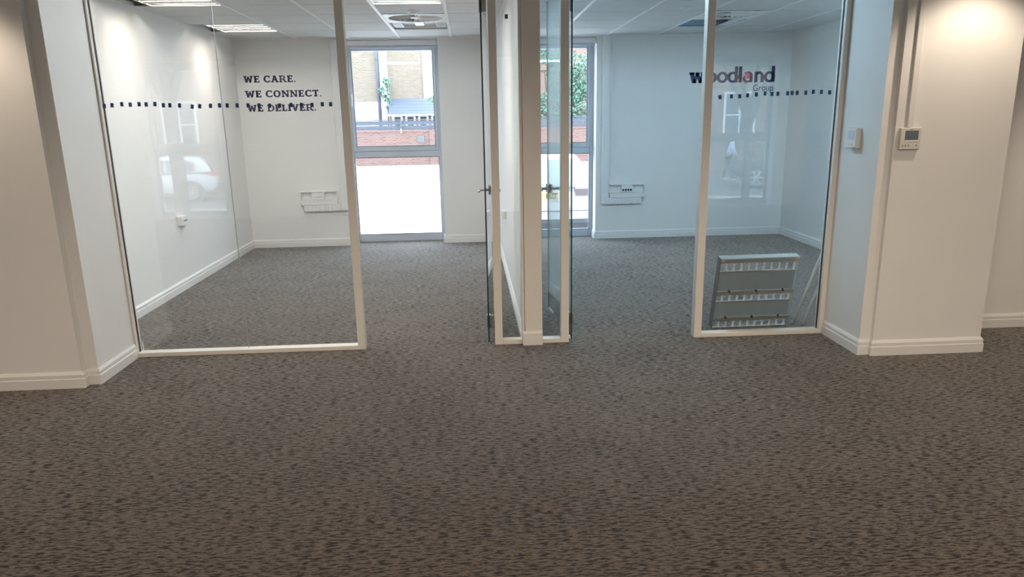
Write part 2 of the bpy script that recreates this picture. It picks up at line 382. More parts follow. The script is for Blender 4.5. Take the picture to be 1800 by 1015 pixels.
# ------------------------------------------------------------------ windows
def window(name, x0, x1, yf, out, label, handle=None, blind=False):
    """tall two-light aluminium window; yf = face of frame, out = +1/-1 outward direction"""
    root = thing(name, ((x0+x1)/2, yf, 0), label, 'window', kind=S)
    def Yb(a, b): return (yf+out*a, yf+out*b) if out > 0 else (yf+out*b, yf+out*a)
    def bar(nm, xa, xb, za, zb, d0=0., d1=.07, m='alu'):
        ya, yb = Yb(d0, d1); return part(nm, MB().cbox(xa, xb, ya, yb, za, zb, .004), m, root, world=True)
    bar('stile', x0, x0+.045, 0, WTOP-.002); bar('stile', x1-.045, x1, 0, WTOP-.002)
    bar('bottom_rail', x0+.045, x1-.045, 0, .098); bar('transom', x0+.045, x1-.045, 1.085, 1.165)
    bar('head_rail', x0+.045, x1-.045, 2.42, WTOP-.002)
    # opening sash in the upper light
    sx0, sx1, sz0, sz1 = x0+.045, x1-.045, 1.165, 2.42
    sash = MB()
    ya, yb = Yb(-.012, .05)
    for b in ((sx0, sx0+.036, sz0, sz1), (sx1-.036, sx1, sz0, sz1), (sx0+.036, sx1-.036, sz0, sz0+.062), (sx0+.036, sx1-.036, sz1-.04, sz1)):
        sash.cbox(b[0], b[1], ya, yb, b[2], b[3], .004)
    sh = part('sash', sash, 'alu', root, world=True)
    gk = MB(); ya, yb = Yb(-.013, .02)
    for b in ((sx0+.036, sx0+.040, sz0+.062, sz1-.04), (sx1-.040, sx1-.036, sz0+.062, sz1-.04), (sx0+.04, sx1-.04, sz0+.062, sz0+.065)): gk.box(b[0], b[1], ya, yb, b[2], b[3])
    part('gasket', gk, 'gasket', sh, world=True)
    ya, yb = Yb(.02, .04)
    part('pane', MB().box(sx0+.036, sx1-.036, ya, yb, sz0+.06, sz1-.03), 'win_glass', root, world=True)
    part('pane', MB().box(x0+.043, x1-.043, ya, yb, .09, 1.09), 'win_glass', root, world=True)
    gk = MB(); ya, yb = Yb(-.001, .02)
    for b in ((x0+.045, x0+.049, .098, 1.085), (x1-.049, x1-.045, .098, 1.085), (x0+.049, x1-.049, 1.081, 1.085), (x0+.049, x1-.049, .098, .102)): gk.box(b[0], b[1], ya, yb, b[2], b[3])
    part('gasket', gk, 'gasket', root, world=True)
    hx = (sx0+.018) if handle == 'l' else (sx1-.018)
    if handle:
        ya, yb = Yb(-.03, -.012); yc, yd = Yb(-.045, -.03)
        part('handle', MB().cbox(hx-.012, hx+.012, ya, yb, 1.80, 1.87, .003).cbox(hx-.009, hx+.009, yc, yd, 1.72, 1.85, .003), 'plastic', root, world=True)
    return root
window('window_1', W1[0], W1[1], 9.235, 1, 'tall grey aluminium window of the left room facing the car park', 'l')
window('window_2', W2[0], W2[1], 9.235, 1, 'tall grey aluminium window of the right room behind the open door', 'l')
window('window_3', V1[0], V1[1], OFF_Y0-.22, -1, 'tall street window mirrored in the left glass pane', 'r')
window('window_4', V2[0], V2[1], OFF_Y0-.22, -1, 'tall street window mirrored in the right glass pane', 'l')
for (a, b), lb in ((W1, 'white roller blind cassette above the left room window'), (W2, 'white roller blind cassette above the right room window')):
    r = thing('roller_blind', ((a+b)/2, 9.06, 2.41), lb, 'blind', 'roller blind cassettes')
    part('cassette', MB().cbox(a+.01, b-.01, 9.03, 9.11, 2.425, 2.488, .008), 'blind', r, world=True)
    part('bottom_bar', MB().cbox(a+.02, b-.02, 9.05, 9.07, 2.395, 2.424, .004), 'alu', r, world=True)
    part('end_bracket', MB().box(a+.001, a+.009, 9.025, 9.115, 2.42, 2.489), 'plastic', r, world=True)
    part('end_bracket', MB().box(b-.009, b-.001, 9.025, 9.115, 2.42, 2.489), 'plastic', r, world=True)

# ------------------------------------------------------------------ glazed partition
PF, PB = PART_Y, 4.80
GY0, GY1 = 4.762, 4.774
def partition(label, x0, x1, posts, pane_xs, edge_l=None, edge_r=None):
    root = thing('glazed_partition', ((x0+x1)/2, PF, 0), label, 'glass partition')
    for a, b in posts: part('post', MB().cbox(a, b, PF, PB, .0, 2.47, .002), 'frame', root, world=True)
    ia = max([b for a, b in posts if abs(a-x0) < .03], default=x0); ib = min([a for a, b in posts if abs(b-x1) < .03], default=x1)
    part('bottom_rail', MB().cbox(ia, ib, PF, PB, 0, .030, .002), 'frame', root, world=True)
    part('head_rail', MB().cbox(x0, x1, PF, PB, 2.47, CEIL, .002), 'frame', root, world=True)
    for i in range(len(pane_xs)-1):
        a, b = pane_xs[i], pane_xs[i+1]
        pn = part('glass_pane', MB().box(a+.001, b-.001, GY0, GY1, .028, 2.472), 'glass', root, world=True)
    for xj in pane_xs[1:-1]: part('silicone_joint', MB().box(xj-.001, xj+.001, GY0-.001, GY1+.001, .03, 2.47), 'joint', root, world=True)
    for e in (edge_l, edge_r):
        if e is not None: part('edge_gasket', MB().box(e-.0014, e+.0014, GY0-.002, GY1+.002, .03, 2.47), 'gasket', root, world=True)
    return root
partition('two-pane glass partition in a cream frame, left of the left doorway', -2.314, -.760, [(-2.314,-2.302),(-.813,-.760)], [-2.303,-1.567,-.812], edge_l=-2.2995)
partition('narrow glass sidelight left of the central post', .141, .331, [(.141,.194)], [.193,.331])
partition('narrow glass sidelight right of the central post', .474, .661, [(.607,.661)], [.474,.608])
partition('single-pane glass partition in a cream frame, right of the right doorway', 1.557, 2.504, [(1.557,1.611),(2.470,2.504)], [1.610,2.471], edge_r=2.4675)
pc = thing('wide_post', (.4025, 4.70, 0), 'wide cream post between the two sidelights with skirting at its foot', 'post')
part('post_core', MB().cbox(.352, .470, 4.705, 4.80, 0, CEIL, .002), 'frame', pc, world=True)
part('side_bead', MB().cbox(.331, .351, 4.722, 4.80, 0, CEIL, .002), 'frame', pc, world=True)
part('side_bead', MB().cbox(.4702, .4738, 4.722, 4.80, 0, CEIL, .001), 'frame', pc, world=True)
kb = MB()
for z0, z1, d in ((0, .058, .017), (.058, .084, .013)): kb.cbox(.334, .472, 4.705-d, 4.7048, z0+.0005, z1, .001)
kb.prism([(4.7048, .084), (4.692, .084), (4.700, .100), (4.7048, .100)], .334, .472, 'x')
part('foot_skirting', kb, 'trim', pc, world=True)

# ------------------------------------------------------------------ glass doors (local x: from hinge to free edge along the leaf)
def glass_door(name, hinge, ang, side, label):
    root = thing(name, (*hinge, 0), label, 'glass door', kind=S, rz=ang)
    W, T, H = .905, .010, 2.40
    part('glass_leaf', MB().box(.003, W-.003, -T/2, T/2, .012, H), 'door_glass', root)
    part('near_edge', MB().box(0, .003, -T/2, T/2, .012, H), 'glass_edge', root, label='dark green glass edge')
    part('free_edge', MB().box(W-.003, W, -T/2, T/2, .012, H), 'glass_edge', root)
    for z in (.16, 2.25):
        h = MB().cbox(.012, .062, -T/2-.008, -T/2, z-.045, z+.045, .002).cbox(.012, .062, T/2, T/2+.008, z-.045, z+.045, .002)
        y0, y1 = (T/2+.008, T/2+.030) if side > 0 else (-T/2-.030, -T/2-.008)
        h.cbox(.0, .03, y0, y1, z-.045, z+.045, .002)
        part('hinge', h, 'steel', root, label='polished steel patch hinge')
    lx = W-.065
    part('lock_case', MB().cbox(lx-.035, W-.004, -T/2-.014, -T/2, .965, 1.035, .003).cbox(lx-.035, W-.004, T/2, T/2+.014, .965, 1.035, .003), 'steel', root)
    for s in (-1, 1):
        yy = s*(T/2+.014)
        h = MB().tube([(lx, yy, 1.0), (lx, yy+s*.045, 1.0), (lx-.02, yy+s*.058, 1.0), (lx-.12, yy+s*.06, 1.0)], .0095, 12)
        part('lever_handle', h, 'steel', root, smooth=True)
    return root
glass_door('door_1', (.099, 4.765), R(90-3.6), -1, 'frameless glass door standing open into the left room')
glass_door('door_2', (.683, 4.765), R(90+3.9), 1, 'frameless glass door standing open into the right room')

# ================================================================== LETTERING ON THE BACK WALL
def quad_arc(cx, cz, ro, ri, a0, a1, sx=1., n=14):
    """outer/inner radii pairs (rx, rz) ring segment as quads"""
    out = []
    for k in range(n):
        t0 = R(a0+(a1-a0)*k/n); t1 = R(a0+(a1-a0)*(k+1)/n)
        out.append([(cx+ro[0]*math.cos(t0), cz+ro[1]*math.sin(t0)), (cx+ro[0]*math.cos(t1), cz+ro[1]*math.sin(t1)),
                    (cx+ri[0]*math.cos(t1), cz+ri[1]*math.sin(t1)), (cx+ri[0]*math.cos(t0), cz+ri[1]*math.sin(t0))])
    return out
def rc(x0, x1, z0, z1): return [(x0,z0),(x1,z0),(x1,z1),(x0,z1)]
def stroke(xa, za, xb, zb, w):
    w *= 1.2; return [(xa-w/2,za),(xa+w/2,za),(xb+w/2,zb),(xb-w/2,zb)]
SV, ST = .25, .165     # stem width, slab thickness
def G(ch):
    if ch == 'E': return .76, [rc(.06,.06+SV+.02,0,1), rc(0,.70,0,ST), rc(0,.68,1-ST,1), rc(.2,.56,.45,.45+ST), rc(.58,.70,0,.30), rc(.56,.68,.72,1), rc(.46,.56,.36,.66)]
    if ch == 'L': return .72, [rc(.08,.08+SV,0,1), rc(0,.66,0,ST), rc(0,.38,1-ST,1), rc(.54,.66,0,.34)]
    if ch == 'I': return .42, [rc(.09,.09+SV,0,1), rc(0,.38,0,ST), rc(0,.38,1-ST,1)]
    if ch == 'T': return .80, [rc(.27,.27+SV,0,1), rc(.16,.58,0,ST), rc(0,.74,1-ST,1), rc(0,.12,.70,1), rc(.62,.74,.70,1)]
    if ch == 'W': return 1.22, [stroke(.36,0,.16,1,.21), stroke(.36,0,.58,.86,.16), stroke(.80,0,.58,.86,.16), stroke(.80,0,1.02,1,.19), rc(0,.38,1-ST,1), rc(.82,1.18,1-ST,1), rc(.45,.70,.80,.90)]
    if ch == 'V': return .94, [stroke(.45,0,.17,1,.21), stroke(.45,0,.75,1,.18), rc(0,.38,1-ST,1), rc(.58,.92,1-ST,1)]
    if ch == 'A': return .98, [stroke(.16,0,.46,1,.16), stroke(.76,0,.47,1,.21), rc(.26,.66,.28,.28+ST), rc(0,.34,0,ST), rc(.58,.94,0,ST), rc(.28,.52,1-ST,1)]
    if ch == 'N': return .98, [rc(.09,.25,0,1), rc(.70,.86,0,1), stroke(.76,0,.18,1,.22), rc(0,.36,0,ST), rc(0,.28,1-ST,1), rc(.58,.95,1-ST,1)]
    if ch == 'O': return .96, quad_arc(.46,.5,(.46,.52),(.20,.34),0,360,n=28)
    if ch == 'C': return .88, quad_arc(.46,.5,(.46,.52),(.20,.34),48,318,n=22) + [rc(.68,.79,.66,1.0), stroke(.74,.10,.80,.28,.12)]
    if ch == 'D': return .94, [rc(.08,.28,0,1), rc(0,.45,0,ST), rc(0,.45,1-ST,1)] + quad_arc(.40,.5,(.48,.5),(.27,.37),-90,90)
    if ch == 'R': return .96, [rc(.08,.28,0,1), rc(0,.40,0,ST), rc(0,.48,1-ST,1), rc(.28,.48,.42,.54), stroke(.74,.06,.50,.50,.20), rc(.66,.94,0,ST)] + quad_arc(.46,.71,(.30,.29),(.11,.165),-90,90)
    if ch == '.': return .30, [rc(.04,.22,0,.17)]
    return .36, []
def slab_text(text, x, z, cap, width, label):
    adv = sum(G(c)[0]+.05 for c in text); sx = width/adv
    root = thing('wall_lettering', (x, BACK_Y, z), label, 'lettering', 'slab-serif slogan lines on the back wall')
    u = 0.
    for c in text:
        w, ps = G(c)
        if ps:
            mb = MB()
            for p in ps: mb.prism([((u+a)*sx, b*cap) for a, b in p], -.002, 0, 'y')
            part('letter', mb, 'navy', root)
        u += w+.05
    return root
def wall_line(text, pl, pr, ptop, label):
    a = on_y(*pl, BACK_Y); b = on_y(*pr, BACK_Y); t = on_y(*ptop, BACK_Y)
    slab_text(text, a.x, (a.z+b.z)/2, t.z-a.z, b.x-a.x, label)
wall_line('WE CARE.', (428.7,145.3), (521.5,144.8), (428.5,133.2), 'navy slab-serif wall lettering reading WE CARE.')
wall_line('WE CONNECT.', (431.5,171), (567,170.5), (431.5,159), 'navy slab-serif wall lettering reading WE CONNECT.')
wall_line('WE DELIVER.', (435.5,196), (557.5,195.3), (435.5,184), 'navy slab-serif wall lettering reading WE DELIVER.')

# logo: lower-case heavy letters
def logo():
    a = on_y(1211, 146.5, BACK_Y); b = on_y(1361, 144, BACK_Y); xh = on_y(1211, 127.6, BACK_Y).z - a.z
    root = thing('wall_logo', (a.x, BACK_Y, a.z), 'navy lower-case company logo with a red swirl on the right room wall', 'logo')
    k = (b.x-a.x)/7.55; X = k; Z = xh
    def L(u, ps, m='navy', d=.0025, nm='letter'):
        mb = MB()
        for p in ps: mb.prism([((u+q)*X, w*Z) for q, w in p], -d, 0, 'y')
        return part(nm, mb, m, root)
    ring = lambda cx: quad_arc(cx, .5, (.50,.52), (.23,.30), 0, 360, n=28)
    L(0, [stroke(.45,0,.20,1,.30), stroke(.45,0,.72,.9,.24), stroke(1.0,0,.72,.9,.24), stroke(1.0,0,1.27,1,.28), rc(0,.46,.80,1), rc(.54,.90,.80,1), rc(1.0,1.48,.80,1)])
    L(1.45, ring(.50)); L(2.42, ring(.50))
    L(3.36, ring(.48)+[rc(.63,.92,0,1.5)])
    L(4.33, [rc(.02,.30,0,1.5)])
    L(4.74, quad_arc(.42,.33,(.42,.34),(.17,.16),0,360,n=24)+[rc(.58,.86,0,.72)]+quad_arc(.45,.66,(.41,.36),(.14,.15),0,150))
    L(5.72, [rc(.02,.30,0,1)]+[rc(.58,.86,0,.62)]+quad_arc(.44,.60,(.42,.42),(.14,.18),0,180))
    L(6.60, ring(.48)+[rc(.66,.95,0,1.5)])
    L(5.10, quad_arc(0,.60,(.25,.31),(.09,.11),-100,200), 'red', .004, 'swirl')
    L(4.92, quad_arc(0,.36,(.26,.40),(.18,.31),40,250), 'pink', .0045, 'swirl')
    L(5.02, quad_arc(0,.42,(.12,.16),(.06,.09),0,300), 'pink', .0048, 'swirl')
    L(5.05, quad_arc(0,.18,(.22,.32),(.15,.25),180,290), 'red', .0043, 'swirl_tail')
    p0 = on_y(1322.5, 160, BACK_Y); p1 = on_y(1359, 158, BACK_Y)
    me = text_mesh('Group', 1., .001, 'greytext', 'small_word')
    w = max(v.co.x for v in me.vertices); s = (p1.x-p0.x)/w
    o = bpy.data.objects.new('small_word', me); link(o, root); o.location = (p0.x-a.x, -.001, p0.z-a.z); o.rotation_euler = (R(90),0,0); o.scale = (s, s*1.1, 1)
logo()

# ================================================================== BLUE TAPE SQUARES
tl = [(532,541),(571,537),(621,532),(664,534),(709,532),(745,533),(790,531),(833,537),(866,537),(915,538),(980,544),(1018,542),(1073,540),(1119,538),(1158,538),(1209,538)]
tapes = [(x/2.9, y/2.9) for x, y in tl] + [(420+x/9.474, 120+y/9.474) for x, y in [(152,620),(335,622),(512,625),(678,623),(868,613),(1042,613),(1218,612),(1388,600),(1527,600)]]
trr = [(831,578),(899,573),(948,573),(995,567),(1047,562),(1099,556),(1140,559),(1175,558),(1233,555),(1260,553),(1290,552),(1341,552),(1386,546),(1434,547),(1483,550)]
tapes_r = [(1020+x/3.383, y/3.383) for x, y in trr]
tape_me = MB().box(-.0098, .0098, -.0006, 0, -.0135, .0135).mesh('tape_square', 'tape')
def tape(px, label, group, rot=0.):
    o = bpy.data.objects.new('tape_square', tape_me); link(o); p = on_y(px[0], px[1], GY0); o.location = (p.x, GY0-.0001, p.z); o.rotation_euler = (0, rot, 0)
    tag(o, label, 'tape', group)
tilt = {0: -3, 1: -6, 10: -10, 11: -9, 12: -6}
for i, p in enumerate(tapes): tape(p, '%s blue tape square from the left on the wide left pane' % ORD[i], 'tape squares on the left glass', R(tilt.get(i, random.uniform(-3, 3))*-1))
for i, p in enumerate(tapes_r): tape(p, '%s blue tape square from the left on the right pane' % ORD[i], 'tape squares on the right glass', R(-11 if i == 0 else random.uniform(-1, 4)))
tape((890,29), 'lone dark tape square high on the narrow left sidelight', 'stray tape')

# ================================================================== CEILING FITTINGS
def luminaire(cx, cy, label, tube='tube', louvre=True):
    r = thing('ceiling_light', (cx, cy, CEIL), label, 'ceiling light', 'louvred ceiling lights')
    a = .292
    h = MB().box(-a, a, -a, a, .085, .09)
    for b in ((-a, -a+.004, -a, a), (a-.004, a, -a, a), (-a+.004, a-.004, -a, -a+.004), (-a+.004, a-.004, a-.004, a)): h.box(*b, 0, .085)
    part('housing', h, 'louvre_dark' if louvre else 'plastic', r)
    f = MB()
    for b in ((-a-.008, -a+.012, -a-.004, a+.004), (a-.012, a+.008, -a-.004, a+.004), (-a+.012, a-.012, -a-.004, -a+.012), (-a+.012, a-.012, a-.012, a+.004)): f.box(*b, -.004, .002)
    part('frame', f, 'tbar', r)
    tub = MB().tube([(-.27,0,0),(.27,0,0)], .012, 10).mesh('lamp_tube', tube, True)
    ref = MB().box(-.285, .285, -.044, .044, .002, .004).mesh('louvre_strip', 'plastic')
    spn = MB().box(-.285, .285, -.010, .010, .0042, .040).mesh('reflector_spine', 'louvre_dark')
    bl = MB().prism([(-.003,.006),(.003,.006),(.001,.022),(-.001,.022)], -.024, .024, 'y').mesh('cross_blade', 'louvre_dark')
    for k in range(4):
        y = -.21+.14*k
        sharemesh('lamp_tube', tub, r, (0, y, .036 if louvre else .014))
        for q in range(8 if louvre else 0): sharemesh('cross_blade', bl, r, (-.24+.48*q/7, y, 0))
    for k in range(3 if louvre else 0): sharemesh('louvre_strip', ref, r, (0, -.14+.14*k, 0)); sharemesh('reflector_spine', spn, r, (0, -.14+.14*k, 0))
    return r
luminaire(-2.315, 6.15, 'lit louvred ceiling light nearest the glass, by the left wall')
luminaire(-2.315, 7.95, 'lit louvred ceiling light at the back left, above the slogan')
luminaire(-.4825, 6.15, 'lit louvred ceiling light in front of the left room air diffuser')
luminaire(-1.095, 5.55, 'added white bare-tube fill light out of view, just inside the left glass pane', 'tube_fill', False)  # unseen fill light, added to brighten the left room

luminaire(1.405, 5.55, 'added cool bare-tube fill light out of view, just inside the right doorway', 'tube_fill_cool', False)  # added out of view to lift the right room walls
luminaire(3.255, 5.55, 'added cool bare-tube fill light out of view, at the front right of right room', 'tube_fill_cool', False)  # second added fill light for the right room, also unseen

def diffuser(cx, cy, label):
    r = thing('swirl_diffuser', (cx, cy, CEIL), label, 'air diffuser', 'swirl air diffusers')
    a = .298
    # square plate with a round opening
    n = 48; vs = []; fs = []
    for k in range(n):
        t = 2*math.pi*k/n; c, s = math.cos(t), math.sin(t); q = a/max(abs(c), abs(s))
        vs += [(.262*c, .262*s, -.003), (q*c, q*s, -.003), (.262*c, .262*s, .012)]
    for k in range(n):
        k2 = (k+1) % n; fs += [(3*k, 3*k+1, 3*k2+1, 3*k2), (3*k, 3*k2, 3*k2+2, 3*k+2)]
    part('face_plate', MB().add(vs, fs), 'tbar', r)
    part('plenum', MB().lathe([(.262,.012),(.262,.10),(0,.10)], n=32), 'plastic_dim', r)
    vane = MB()
    vs = [(.05,-.010,.028),(.255,-.034,.034),(.255,.030,-.001),(.05,.010,.004)]
    vane.add(vs + [(x,y,z+.002) for x,y,z in vs], [(0,1,2,3),(7,6,5,4),(0,4,5,1),(1,5,6,2),(2,6,7,3),(3,7,4,0)])
    me = vane.mesh('vane', 'tbar')
    for k in range(24): sharemesh('vane', me, r, (0,0,0), (0,0,2*math.pi*k/24))
    part('hub', MB().lathe([(0,-.002),(.045,-.002),(.055,.006),(.055,.03),(0,.03)], n=24), 'tbar', r, smooth=False)
diffuser(-.4825, 7.35, 'round swirl air diffuser in the left room ceiling')
diffuser(2.6425, 7.35, 'round swirl air diffuser in the right room ceiling')

def open_housing(cx, cy, w, label, blue):
    r = thing('open_light_housing', (cx, cy, CEIL), label, 'light housing')
    a, b = w/2-.008, .292
    m = 'bluebox' if blue else 'plastic'; dz = .10 if blue else .045
    h = MB().box(-a, a, -b, b, dz, dz+.004)
    for q in ((-a, -a+.004, -b, b), (a-.004, a, -b, b), (-a+.004, a-.004, -b, -b+.004), (-a+.004, a-.004, b-.004, b)): h.box(*q, 0, dz)
    part('housing', h, m, r)
    f = MB()
    for q in ((-a-.006, -a+.010, -b-.004, b+.004), (a-.010, a+.006, -b-.004, b+.004), (-a+.010, a-.010, -b-.004, -b+.010), (-a+.010, a-.010, b-.010, b+.004)): f.box(*q, -.003, .002)
    part('frame', f, 'bluebox' if blue else 'tbar', r)
    if blue:
        part('fixing_screw', MB().lathe([(0,.094),(.010,.096),(.010,.10)], (-.06,0,0), 12), 'black', r)
        part('loose_panel', MB().box(a-.13, a-.012, -b+.01, b-.012, .0, .006), 'tbar', r)
    else:
        for s in (-1, 1):
            part('ballast_box', MB().cbox(s*.225-.05, s*.225+.05, -.15, .20, .012, .044, .004), 'plastic', r)
            g = MB()
            for k in range(4): g.box(s*.225-.04, s*.225+.04, -.11+.07*k, -.09+.07*k, .0105, .012)
            part('vent_slot', g, 'plastic_dim', r)
        part('lamp_holder', MB().cbox(-.05, .05, -.12, .14, .02, .044, .005), 'mirror', r)
open_housing(-.4825, 7.95, .615, 'shallow white service panel behind the left room diffuser', False)
open_housing(2.6425, 7.95, .615, 'open bluish ceiling recess where a light panel was removed', True)
for X, Y, lb in ((-.464, 6.87, 'small white smoke detector on the left room ceiling'), (2.031, 6.80, 'small white smoke detector on the right room ceiling')):
    r = thing('smoke_detector', (X, Y, CEIL), lb, 'smoke detector', 'smoke detectors')
    part('base', MB().lathe([(0,0),(.052,0),(.052,-.008),(.045,-.012),(0,-.012)], n=24), 'plastic', r, True)
    part('sensor_cap', MB().lathe([(0,-.012),(.034,-.012),(.030,-.026),(0,-.028)], n=24), 'plastic', r, True)

WARM = (1.0, .83, .65)
def downlight(x, y, power, label, cone=118, blend=.55):
    r = thing('downlight', (x, y, CEIL), label, 'downlight', 'warm recessed downlights over the open office')
    part('rim', MB().lathe([(.052,-.001),(.075,-.004),(.078,0),(.052,.0)], n=24), 'tbar', r, True)
    part('lens', MB().lathe([(0,-.0012),(.052,-.001)], n=24), 'lamp', r)
    ld = bpy.data.lights.new('downlight_lamp', 'SPOT'); ld.energy = power; ld.color = WARM; ld.spot_size = R(cone); ld.spot_blend = blend; ld.shadow_soft_size = .05
    lo = bpy.data.objects.new('lamp', ld); link(lo, r); lo.location = (0, 0, -.03)
DL = 112
spots = [(-2.85, 3.82, 'the left wall'), (2.98, 3.85, 'the controller on the right column'), (-4.7, 3.82, 'the far left of the wall'), (4.9, 4.2, 'the recessed wall')]
for x, y, w in spots: downlight(x, y, DL*.34, 'warm recessed downlight washing %s' % w)
for x, y, w in ((-.5, 1.6, 'in front of the left doorway'), (1.8, 1.6, 'in front of the right doorway'), (-.7, -.6, 'behind the viewer'),
                (2.2, -.6, 'behind the viewer to the right'), (-5.4, -.6, 'by the left street window'), (5.6, -.6, 'by the right street window')):
    downlight(x, y, DL, 'warm wide downlight %s' % w, 172, .6)

# ================================================================== WALL FITTINGS
def double_socket(parent, x0, z0, w, h, y):
    pl = part('socket_plate', MB().cbox(x0, x0+w, y-.010, y, z0, z0+h, .003), 'plastic', parent, world=True)
    s = MB()
    for c in (.27, .73):
        cx = x0+w*c; cz = z0+h*.45
        for dx, dz, ww, hh in ((-.011,-.010,.007,.005),(.011,-.010,.007,.005),(0,.012,.005,.009)):
            s.box(cx+dx-ww/2, cx+dx+ww/2, y-.0106, y-.0099, cz+dz-hh/2, cz+dz+hh/2)
    part('pin_slots', s, 'plastic_dim', pl, world=True)
    s = MB()
    for c in (.44, .56): s.cbox(x0+w*c-.007, x0+w*c+.007, y-.0125, y-.0099, z0+h*.72-.008, z0+h*.72+.008, .001)
    part('rocker_switch', s, 'plastic', pl, world=True)
def trunking(label, xa, xb, vx0, vx1, slot0, slot1, sock0, left):
    """two-compartment dado box on the back wall with a vertical riser"""
    y = BACK_Y
    r = thing('power_trunking', ((xa+xb)/2, y, .45), label, 'trunking')
    part('riser', MB().cbox(vx0, vx1, y-.045, y-.0005, .452, CEIL-.005, .003), 'plastic', r, world=True)
    part('riser_lid', MB().cbox(vx0+.018, vx1-.018, y-.049, y-.0452, .60, CEIL-.006, .001), 'plastic', r, world=True)
    # open upper compartment: back, rims
    b = MB().box(xa, xb, y-.008, y-.0005, .585, .70)
    part('back_tray', b, 'plastic', r, world=True)
    rim = MB().cbox(xa, xb, y-.05, y-.008, .688, .702, .002).cbox(xa, xb, y-.05, y-.008, .583, .592, .002)
    if left: rim.cbox(xa, xa+.008, y-.05, y-.008, .592, .688, .001)
    else: rim.cbox(xb-.008, xb, y-.05, y-.008, .592, .688, .001)
    part('rim', rim, 'plastic', r, world=True)
    part('middle_lid', MB().cbox(xa, xb, y-.052, y-.0005, .532, .582, .003), 'plastic', r, world=True)
    dp = part('data_plate', MB().cbox(slot0, slot1, y-.052, y-.008, .594, .686, .004), 'plastic', r, world=True)
    g = MB()
    if left: g.cbox(slot0+.04, slot1-.04, y-.062, y-.052, .630, .655, .003); part('data_cover', g, 'plastic', dp, world=True)
    else:
        for k in range(4):
            cx = slot0+(slot1-slot0)*(k+.7)/4.4; g.box(cx-.012, cx+.012, y-.0526, y-.0515, .615, .640)
        part('data_ports', g, 'black', dp, world=True)
    sc = MB()
    for cx in ((xa+slot0)/2, (xb+slot1)/2): sc.box(cx-.05, cx-.042, y-.0092, y-.0079, .636, .644).box(cx+.03, cx+.038, y-.0092, y-.0079, .648, .656)
    part('screw', sc, 'plastic_dim', r, world=True)
    sb = part('socket_box', MB().cbox(sock0, sock0+.46, y-.045, y-.0005, .447, .531, .003), 'plastic', r, world=True)
    for k in range(3): double_socket(r, sock0+.004+.151*k, .452, .148, .076, y-.045)
trunking('white dado trunking with sockets below the slogan in the left room', -2.118, -1.668, -1.625, -1.545, -1.975, -1.815, -2.085, True)
trunking('white dado trunking with sockets in the right room beside its window', 1.775, 2.225, 1.672, 1.764, 1.925, 2.07, 1.725, False)
def wall_spur(X, y0, y1, z0, z1, s, label):
    r = thing('wall_socket', (X, (y0+y1)/2, z0), label, 'socket')
    xa, xb = sorted((X+s*.0005, X+s*.035))
    part('back_box', MB().cbox(xa, xb, y0, y1, z0, z1, .003), 'plastic', r, world=True)
    xa, xb = sorted((X+s*.035, X+s*.045))
    part('face_plate', MB().cbox(xa, xb, y0, y1, z0, z1, .003), 'plastic', r, world=True)
    xa, xb = sorted((X+s*.0445, X+s*.0456)); w = y1-y0; h = z1-z0
    part('outlet', MB().box(xa, xb, y0+w*.25, y0+w*.85, z0+h*.38, z0+h*.56), 'plastic_dim', r, world=True)
wall_spur(LX, 6.79, 6.95, .612, .700, 1, 'small white socket on the left wall of the left room')
wall_spur(MX0, 6.90, 7.04, .575, .66, -1, 'small white socket on the dividing wall seen through the sidelight')

# white room controller on the right return
r = thing('intercom', (2.505, 4.535, 1.32), 'small white wall unit with pale screen on the grey return wall', 'control panel')
part('case', MB().cbox(2.470, 2.5045, 4.474, 4.596, 1.320, 1.447, .004), 'plastic', r, world=True)
part('screen', MB().box(2.4688, 2.470, 4.497, 4.572, 1.372, 1.432), 'lit_screen', r, world=True)
for k in range(2): part('button', MB().cbox(2.468, 2.4702, 4.510+.035*k, 4.530+.035*k, 1.336, 1.350, .001), 'cream_pl', r, world=True)
part('label_tab', MB().box(2.4692, 2.4702, 4.478, 4.487, 1.323, 1.328), 'black', r, world=True)
# heating controller with cable trunk
Yc = 4.232
a = on_y(1583, 225, Yc-.022); b = on_y(1621, 225, Yc-.022); c = on_y(1597, 263, Yc-.022)
r = thing('wall_controller', ((a.x+b.x)/2, Yc, c.z), 'cream wall controller with grey display on the right column', 'control panel')
x0, x1, z0, z1 = a.x+.006, b.x, c.z, a.z
part('case', MB().cbox(x0, x1, Yc-.022, Yc-.0003, z0, z1, .003), 'cream_pl', r, world=True)
part('display', MB().box(x0+.028, x1-.018, Yc-.0232, Yc-.022, z0+.056, z1-.017), 'screen', r, world=True)
bz = MB().box(x0+.024, x1-.014, Yc-.0238, Yc-.022, z0+.046, z0+.056); part('display_sill', bz, 'plastic', r, world=True)
for k, u in enumerate((.018, .037, .056, .105)): part('button', MB().cbox(x0+u-.005, x0+u+.005, Yc-.0240, Yc-.0218, z0+.019, z0+.029, .001), 'plastic_dim', r, world=True)
part('maker_mark', MB().box(x0+.052, x0+.080, Yc-.0226, Yc-.022, z1-.012, z1-.008), 'plastic_dim', r, world=True)
t0 = on_y(1603, 200, Yc-.016)
single('cable_trunk', MB().cbox(t0.x-.019, t0.x+.019, Yc-.016, Yc-.0003, z1+.001, CEIL, .002), 'wall', 'narrow painted cable trunk rising from the wall controller', 'cable trunk')

